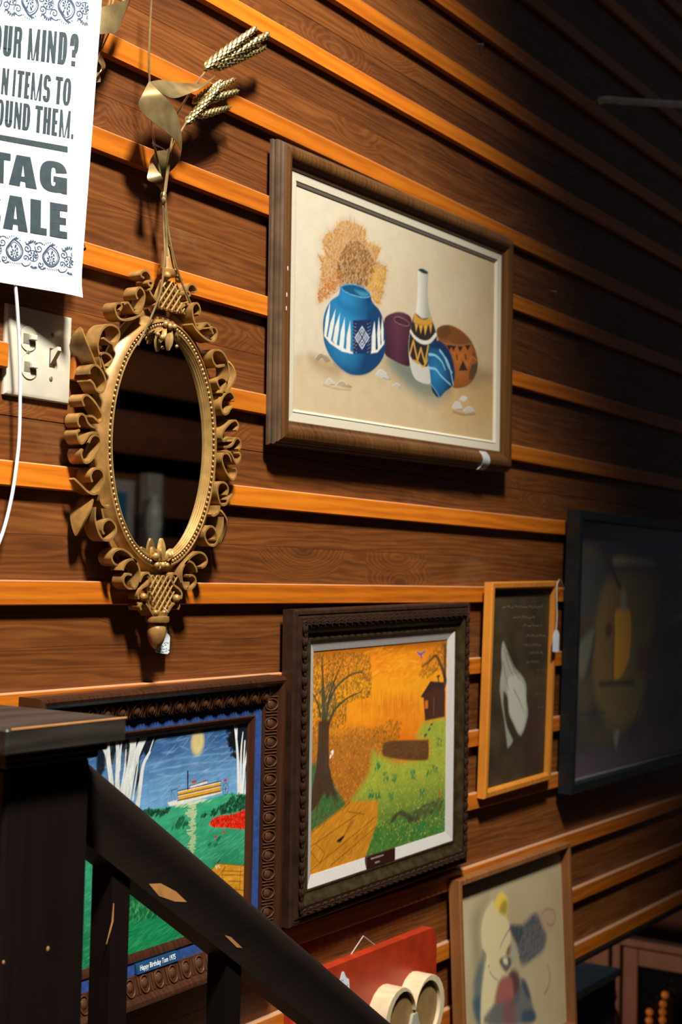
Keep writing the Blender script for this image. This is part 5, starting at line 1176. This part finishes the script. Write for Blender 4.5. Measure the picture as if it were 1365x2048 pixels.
# ---------------------------------------------------------------- carved gold mirror
MX, MZ, MA, MB_ = 1.5420, 1.2793, .1132, .1693             # centre and half axes of the beaded oval
mir = empty('gold_mirror', (MX, -.0125, .995), 'tall oval mirror in a carved antique gold frame of curling ribbons', 'mirror')
def oval(off, k, n):                                       # point on the oval pushed out by off
    a = 2*math.pi*k/n; x, z = MA*math.cos(a), MB_*math.sin(a); nx_, nz_ = math.cos(a)/MA, math.sin(a)/MB_; l_ = math.hypot(nx_, nz_)
    return MX+x+nx_/l_*off, MZ+z+nz_/l_*off
def ring(name, prof, mat, n=120, closed=True):
    mb = MB(); m = len(prof); vs = []
    for k in range(n):
        for off, d in prof: x, z = oval(off, k, n); vs.append((x, -d, z))
    fs = [(k*m+i, k*m+(i+1) % m, ((k+1) % n)*m+(i+1) % m, ((k+1) % n)*m+i) for k in range(n) for i in range(m if closed else m-1)]
    mb.add(vs, fs); return mb.build(name, mat, mir, ang=38)
ring('oval_flange', [(.0165,.0126),(.0175,.017),(.0165,.021),(.0125,.0255),(.0085,.0295),(.0062,.0345),(.0038,.0355),(.0030,.0325),(-.0036,.0325),(-.0036,.0126)], M['gold'])
ring('inner_steps', [(-.0036,.0126),(-.0036,.0340),(-.0052,.0345),(-.0060,.0318),(-.0072,.0320),(-.0080,.0295),(-.0092,.0296),(-.0099,.0268),(-.0109,.0264),(-.0114,.0240),(-.0114,.0126)], M['gold_bright'])
mb = MB(); nb = 132
for k in range(nb): x, z = oval(-.0002, k, nb); mb.ball((x, -.0332, z), .0025, 7, 5)
tag(mb.build('bead_row', M['gold'], mir), 'row of small round gilt beads', kind='stuff')
t = NT('mirror_silver'); t.b.inputs['Base Color'].default_value = (.80,.80,.78,1); t.b.inputs['Metallic'].default_value = 1; t.b.inputs['Roughness'].default_value = .025; M['mirror'] = t.m
mb = MB(); n = 96; vs = [(oval(-.0108, k, n)[0], -.0250, oval(-.0108, k, n)[1]) for k in range(n)]; mb.add(vs, [tuple(range(n))]); tag(mb.build('mirror_glass', M['mirror'], mir, smooth=False), 'dark reflecting glass')

# curling ribbons traced on the left half, mirrored for the right half
DN = .040                                                  # front edge of the ribbons
def rib(pts, mirror, w=.022, tip0=1.0, tip1=1.0, k=5, th=.0030, dn=DN, mid=1.0):
    P_ = [at(px, py, -dn) for px, py in pts]; P_ = smoothpts([(p[0]-MX, p[2]) for p in P_], k); n_ = len(P_)
    if mirror: P_ = [np.array([-p[0]-2*(MX-1.5365), p[1]]) for p in P_]
    mb = MB(); vs = []
    for i, p in enumerate(P_):
        t_ = P_[min(i+1,n_-1)]-P_[max(i-1,0)]; t_ = t_/(np.linalg.norm(t_)+1e-9); nn = np.array([-t_[1], t_[0]])*th/2; s_ = i/(n_-1)
        ww = w*(tip0+(mid-tip0)*math.sin(min(1, s_*1.9)*1.571) if s_ < .5 else tip1+(mid-tip1)*math.sin(min(1, (1-s_)*1.9)*1.571)); c = dn-w*.5
        lo, hi = (dn-ww, dn) if tip0 == tip1 == 1.0 else (c-ww/2, c+ww/2)
        a_, b_ = p+nn, p-nn
        vs += [(MX+a_[0], -hi, a_[1]), (MX+b_[0], -hi, b_[1]), (MX+b_[0], -lo, b_[1]), (MX+a_[0], -lo, a_[1])]
    fs = [(i*4+j, i*4+(j+1) % 4, i*4+4+(j+1) % 4, i*4+4+j) for i in range(n_-1) for j in range(4)] + [(3,2,1,0), tuple((n_-1)*4+j for j in range(4))]
    mb.add(vs, fs); return mb.build('scroll', M['gold'], mir, ang=45)
SC = [
 ([(303,560),(300,548),(292,541),(284,545),(283,552),(289,556)], {}),
 ([(302,572),(297,567),(299,562),(305,563),(306,570),(303,577),(300,580),(303,588),(309,596),(314,604),(311,611)], {}),
 ([(276,598),(272.5,590),(274,581),(280,575),(287,581),(290,592),(288,606),(284,616),(277,626),(269,624),(262,613),(256,605),(248,608)], dict(w=.022)),
 ([(240,621),(244,614),(242,607),(235,607),(231,614),(232,624),(236,633),(244,639),(260,639),(277,632),(288,623)], dict(w=.022)),
 ([(208,676),(216,682),(226,687),(235,682),(239.5,670),(237,658),(228,651),(217,650),(206,658),(199,674),(196,690),(199,708),(205,724),(211,741)], dict(w=.024)),
 ([(181,653),(176,668),(178,690),(188,716),(200,738),(208,752)], dict(w=.034, tip0=.05, mid=1.0, tip1=.5)),
 ([(203,735),(200,716),(203,708),(212,706),(222,713),(224,722),(216,734)], dict(w=.018)),
 ([(180,748),(180,738),(189,730),(199,735),(208,749),(212,766),(208,781),(201,785),(193,779),(188,768),(181,760)], dict(w=.024)),
 ([(169,812),(165,802),(167,794),(174,790),(185,798),(197,814),(204,828),(205,839),(200,845),(194,840),(186,833),(178,832)], dict(w=.024)),
 ([(161,854),(156,846),(157,834),(163,828),(170,832),(176,845),(184,853),(195,856)], dict(w=.022)),
 ([(160,860),(154.5,866),(157,879),(164,887),(172,879),(180,868),(190,865),(197,869)], dict(w=.022)),
 ([(166,898),(163,909),(169,924),(178,924),(189,913),(198,899),(202,886),(199,874),(190,870),(183,875),(178,886)], dict(w=.024)),
 ([(185,964),(182,951),(187,940),(197,937),(206,944),(208.5,960),(202,980),(192,988),(180,983),(169,970),(158,957)], dict(w=.026, tip0=1.0, tip1=.35)),
 ([(200,990),(190,1002),(181,1020),(175,1044),(172,1072)], dict(w=.034, tip0=.35, mid=1.0, tip1=.05)),
 ([(191,1014),(191,1040),(198,1066),(209,1080),(223,1078),(232,1065),(231,1050),(220,1039),(209,1045),(205,1060),(209,1068)], dict(w=.022)),
 ([(201,990),(202,1003),(208,1011),(216,1015),(221,1011)], dict(w=.018)),
 ([(236,1131),(228,1126),(224,1115),(230,1103),(243,1098),(258,1106),(268,1117),(274,1126)], dict(w=.024)),
 ([(246,1141),(250,1130),(258,1121),(268,1119),(277,1131),(280,1148),(276,1167),(270,1177),(264,1172),(263,1162)], dict(w=.022)),
 ([(264,1150),(256,1148),(249,1154),(248,1166),(256,1176),(266,1177)], dict(w=.020)),
 ([(280,1164),(287,1150),(297,1146),(301,1157),(295,1169),(284,1177),(277,1187),(278,1198)], dict(w=.018)),
 ([(283,1220),(281,1212),(286,1206),(294,1209),(301,1220),(308,1231)], dict(w=.022)),
]
for pts, kw in SC:
    for m in (False, True): rib(pts, m, **kw)
# thin backing web that ties the ribbons to the oval
for sgn in (-1, 1):
    mb = MB()
    for a0, a1 in ((100, 168), (190, 258)):
        e1, e2 = [], []
        for a in np.linspace(a0, a1, 18):
            an = math.radians(a if sgn < 0 else 180-a); k_ = an/(2*math.pi)*720; x1, z1 = oval(.012, k_, 720); x2, z2 = oval(.024, k_, 720); e1.append((x1,-.020,z1)); e2.append((x2,-.019,z2))
        mb.strip(e1, e2, .004)
    mb.build('scroll_backing', M['gold'], mir)
def mp(px, py, d): p = at(px, py, -d); return p
# crest: finial, collar, basket lattice
mb = MB(); c = mp(333, 532, .036)
mb.lathe([(.0150,-.012),(.0165,-.008),(.0165,-.004),(.0125,-.002),(.0120,.002),(.0115,.012),(.0100,.022),(.0072,.029),(.0030,.0325)], (MX, -.030, c[2]), 'z', 20, 1, .8); mb.build('crest_finial', M['gold'], mir)
for s_ in (-1, 1):
    mb = MB(); q = (MX+s_*.013, -.041, c[2]-.015); mb.ball(q, (.0062,.0055,.0058), 10, 6); mb.build('crest_curl', M['gold'], mir)
def lattice(name, zlo, zhi, wlo, whi, y):
    mb = MB(); n_ = 9
    def clipseg(p, q):
        out = []
        for t_ in np.linspace(0, 1, 41):
            x = p[0]+(q[0]-p[0])*t_; z = p[1]+(q[1]-p[1])*t_
            if zlo <= z <= zhi and abs(x) <= wlo+(whi-wlo)*(z-zlo)/(zhi-zlo): out.append((x, z))
        return (out[0], out[-1]) if len(out) > 1 else None
    H_ = zhi-zlo
    for s_ in (-1, 1):
        for k in range(-n_, n_+1):
            x = k*.0112; r_ = clipseg((x-s_*.04, zlo-.01-.0*H_), (x+s_*.04, zlo-.01+.08*1.25))
            if r_: mb.tube([(MX+r_[0][0], -y-s_*.0005, r_[0][1]), (MX+r_[1][0], -y-s_*.0005, r_[1][1])], .0014, 6)
    mb.build(name, M['gold_bright'], mir)
    mb = MB(); mb.prism([(MX-wlo, zlo), (MX+wlo, zlo), (MX+whi, zhi), (MX-whi, zhi)], -(y-.010), -(y-.006)); mb.build(name+'_ground', M['gold'], mir)
zt0 = mp(330, 618, .038)[2]; zt1 = mp(332, 558, .038)[2]; zb0 = mp(325, 1226, .038)[2]; zb1 = mp(325, 1150, .038)[2]
lattice('lattice', zt0, zt1, .034, .013, .038); lattice('lattice', zb0, zb1, .017, .034, .038)
# leaf clusters at the head and foot of the oval
def leaf(c, L_, w_, ang, name='leaf', d=.006):
    R = np.array([[math.cos(ang),0,-math.sin(ang)],[0,1,0],[math.sin(ang),0,math.cos(ang)]]); mb = MB(); vs = []; n_, m_ = 9, 7
    for i in range(n_):
        t_ = i/(n_-1); wd = w_*math.sin(math.pi*(.06+.90*t_))**.8
        for j in range(m_):
            s_ = (j/(m_-1)-.5)*2; p = R @ np.array([s_*wd, -d*(1-s_*s_)*math.sin(math.pi*(.15+.75*t_))-.0012*math.cos(s_*9), L_*t_]); vs.append(np.array(c)+p)
    b0 = len(vs); vs += [np.array(c)+R @ np.array([(j/(m_-1)-.5)*2*w_*math.sin(math.pi*(.06+.90*i/(n_-1)))**.8, .002, L_*i/(n_-1)]) for i in range(n_) for j in range(m_)]
    fs = [(i*m_+j, i*m_+j+1, (i+1)*m_+j+1, (i+1)*m_+j) for i in range(n_-1) for j in range(m_-1)]; fs += [tuple(b0+k for k in f_[::-1]) for f_ in fs]
    ed = list(range(m_))+[i*m_+m_-1 for i in range(1,n_)]+[(n_-1)*m_+j for j in range(m_-2,-1,-1)]+[i*m_ for i in range(n_-2,0,-1)]
    fs += [(ed[k], ed[(k+1) % len(ed)], b0+ed[(k+1) % len(ed)], b0+ed[k]) for k in range(len(ed))]
    mb.add(vs, fs); mb.build(name, M['gold_bright'], mir, ang=60)
zt = MZ+MB_-.004; zb = MZ-MB_+.004
for (dx, a, L_, w_) in ((.004, math.pi-.10, .030, .0062), (-.008, math.pi-.45, .024, .0056), (.013, math.pi+.55, .016, .004), (-.016, math.pi-.9, .016, .004)): leaf((MX+dx, -.035, zt-.002), L_, w_, a)
for (dx, a, L_, w_) in ((0, .06, .032, .0070), (-.010, .55, .022, .0068), (.011, -.5, .020, .0060)): leaf((MX+dx, -.035, zb), L_, w_, a)
for (dx, dz, r_) in ((-.016, -.016, .0046), (-.026, -.013, .0036), (.016, -.024, .0028), (0, .002, .0052), (-.009, .004, .0046), (.010, .003, .0046)):
    mb = MB(); mb.ball((MX+dx, -.038, zt+dz), (r_, r_*.9, r_), 9, 6); mb.build('berry', M['gold_bright'], mir)
for (dx, dz, r_) in ((-.016, .006, .0062), (-.013, -.006, .0048), (.015, .008, .0050), (0, -.006, .0050), (.009, -.006, .0040), (-.008, -.010, .0034)):
    mb = MB(); mb.ball((MX+dx, -.038, zb+dz), (r_, r_*.9, r_), 9, 6); mb.build('berry', M['gold_bright'], mir)
# foot: side balls, collar, acorn
for (px, py, r_) in ((287, 1194, .0058), (353, 1197, .0062), (311, 1226, .0050), (328, 1226, .0046)):
    p = mp(px, py, .040); mb = MB(); mb.ball((p[0], -.040, p[2]), r_, 10, 7); mb.build('berry', M['gold'], mir)
zc_ = mp(318, 1239, .042)[2]
mb = MB(); mb.lathe([(.0120,-.0125),(.0145,-.0095),(.0135,-.006),(.0180,-.004),(.0190,0),(.0180,.004),(.0130,.005),(.0140,.010)], (MX-.004, -.034, zc_), 'z', 24, 1, .85); mb.build('foot_collar', M['gold'], mir)
ac = mp(316, 1270, .038)
mb = MB(); mb.lathe([(.0028,-.0215),(.0064,-.0185),(.0102,-.0120),(.0130,-.0035),(.0137,.0040),(.0128,.0095),(.0100,.0130),(.0058,.0150)], (MX-.005, -.034, ac[2]+.002), 'z', 24); mb.build('acorn_drop', M['gold'], mir)

# ---------------------------------------------------------------- what the mirror sees on the opposite wall
def rp(px, py): p = at(px, py, 2.645-.045); return (p[0], -2.645-.0, p[2])
a, b = rp(233, 968), rp(270, 1092)
M['blue_print'] = simple('deep_blue_print', (.02,.16,.36), .6); M['pale_frame'] = simple('pale_grey_frame', (.42,.40,.36), .6); M['white_glaze'] = simple('white_glazed_ceramic', (.55,.60,.58), .3)
bpic = empty('blue_picture', ((a[0]+b[0])/2, -2.682, min(a[2], b[2])-.1), 'blue picture in a pale frame, seen reflected in the mirror', 'picture')
x0, x1 = a[0]-.25, b[0]; z1, z0 = a[2]+.02, b[2]-.15
mb = MB(); mb.box((x0, -2.682, z0), (x1, -2.66, z1), .002); mb.build('frame', M['pale_frame'], bpic)
mb = MB(); mb.box((x0+.05, -2.6605, z0+.05), (x1-.05, -2.657, z1-.05)); mb.build('print', M['blue_print'], bpic, smooth=False)
sh = empty('wall_shelf', ((x0+x1)/2+.2, -2.682, z0-.06), 'narrow dark shelf on the opposite wall, seen in the mirror', 'shelf')
c1, c2 = rp(275, 990), rp(288, 1085); zs = z0-.02
mb = MB(); mb.box((x1-.1, -2.682, zs-.03), (x1+.75, -2.50, zs), .003); mb.build('board', M['dark_wood_x'], sh)
vase = empty('white_vase', ((c1[0]+c2[0])/2, -2.58, zs), 'white slender vase on the opposite shelf, seen in the mirror', 'vase')
hv = c1[2]-zs; mb = MB(); mb.lathe([(.028,0),(.030,hv*.04),(.016,hv*.2),(.020,hv*.45),(.036,hv*.68),(.030,hv*.86),(.016,hv*.93),(.020,hv)], ((c1[0]+c2[0])/2, -2.58, zs+.0005), 'z', 20); mb.build('body', M['white_glaze'], vase)
c3 = rp(304, 1000); pb = MB(); pb.box((c3[0]-.045, -2.682, -.3), (c3[0]+.045, -2.63, float(rp(304, 948)[2])), .003)
tag(pb.build('trim_1', M['pale_frame'], None), 'pale upright board on the opposite wall', kind='structure')

# ---------------------------------------------------------------- room below, seen under the foot of the wall at lower right
DX = 4.6
def dp(px, py, x=DX): return at_x(px, py, x)
M['door_wood'] = wood('rosy_door_wood', (.12,.05,.034), (.19,.085,.06), (.26,.125,.09), rough=.5, axis='z', grain=.4)
M['dark_glass'] = simple('dark_pane', (.006,.007,.008), .12)
dr = empty('door_1', (DX, .3, -2.0), kind='structure'); tag(dr, 'rosy wooden door with a dark glass pane in the room below')
e = dp(1247, 1893); yl = e[1]; zt_ = e[2]; yi = dp(1276, 1940)[1]; zi = dp(1276, 1932)[2]
mb = MB(); mb.box((DX, yi, -2.0), (DX+.04, yl, zt_), .003); mb.build('stile', M['door_wood'], dr)
mb = MB(); mb.box((DX, yi-.9, zi), (DX+.04, yi-.0005, zt_), .003); mb.build('top_rail', M['door_wood'], dr)
mb = MB(); mb.box((DX+.02, yi-.62, -1.9), (DX+.03, yi-.0005, zi-.0005)); mb.build('pane', M['dark_glass'], dr, smooth=False)
y2 = dp(1226, 1900)[1]
mb = MB(); mb.box((DX-.01, yl+.006, -2.0), (DX+.04, yl+.035, zt_+.045), .003); mb.box((DX-.015, yl+.045, -2.0), (DX+.04, yl+.30, zt_+.045), .004); mb.build('casing', M['door_wood'], dr)
mb = MB(); mb.box((DX-.01, yi-.9, zt_+.006), (DX+.04, yl+.30, zt_+.032), .003); mb.build('head_casing', M['door_wood'], dr)
M['amber'] = simple('amber_glass_bead', (.55,.16,.02), .25); M['amber'].node_tree.nodes['Principled BSDF'].inputs['Emission Color'].default_value = (1,.28,.03,1); M['amber'].node_tree.nodes['Principled BSDF'].inputs['Emission Strength'].default_value = .10
for i, (col, lb) in enumerate(((((1331,1990),(1327,2008),(1326,2024),(1326,2040),(1325,2056)), 'longer string of glowing amber lights in front of the dark door pane'), (((1300,2024),(1299,2041),(1298,2058)), 'shorter string of glowing amber lights in front of the dark door pane'))):
    s_ = empty('amber_light_string', tuple(dp(*col[-1], DX-.012)), lb, 'string lights', 'amber light strings')
    for (px, py) in col: p = dp(px, py, DX-.012); mb = MB(); mb.ball(p, .0125, 10, 7); mb.build('bulb', M['amber'], s_)
    mb = MB(); mb.tube([dp(col[0][0], col[0][1]-20, DX-.012)] + [dp(px, py, DX-.012) for px, py in col], .002, 5); mb.build('wire', M['black_metal'], s_)
# grey-blue box in the room below
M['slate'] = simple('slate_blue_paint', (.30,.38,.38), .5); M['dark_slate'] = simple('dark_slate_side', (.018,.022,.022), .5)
q0 = at(1150, 1990, .10); q1 = at(1208, 1968, .10); zb_ = q0[2]
bx = empty('slate_cabinet', ((q0[0]+q1[0])/2, .2, -2.0), 'low cabinet with a slate blue top beside the door below', 'cabinet')
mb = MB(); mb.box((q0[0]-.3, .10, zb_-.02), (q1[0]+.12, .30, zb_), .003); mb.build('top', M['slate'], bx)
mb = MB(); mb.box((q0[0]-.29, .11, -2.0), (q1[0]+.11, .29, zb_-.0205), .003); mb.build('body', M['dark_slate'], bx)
M['orange_glaze'] = simple('orange_glaze', (.34,.09,.025), .35)
g_ = at_x(1216, 1986, 4.3); vb = empty('orange_jar', (g_[0], g_[1], g_[2]-.5), 'dull orange round-topped jar beside the door below', 'jar')
mb = MB(); mb.lathe([(.03,-.5),(.05,-.45),(.055,-.2),(.036,-.06),(.020,-.035),(.030,-.012),(.026,.012),(.012,.026),(.003,.03)], tuple(g_), 'z', 20); mb.build('body', M['orange_glaze'], vb)
spot('lower_room_lamp', (3.25, .85, .17), (4.5, .30, -.22), 22, 80, .6, .06, (1, .66, .42)).data.energy = 34
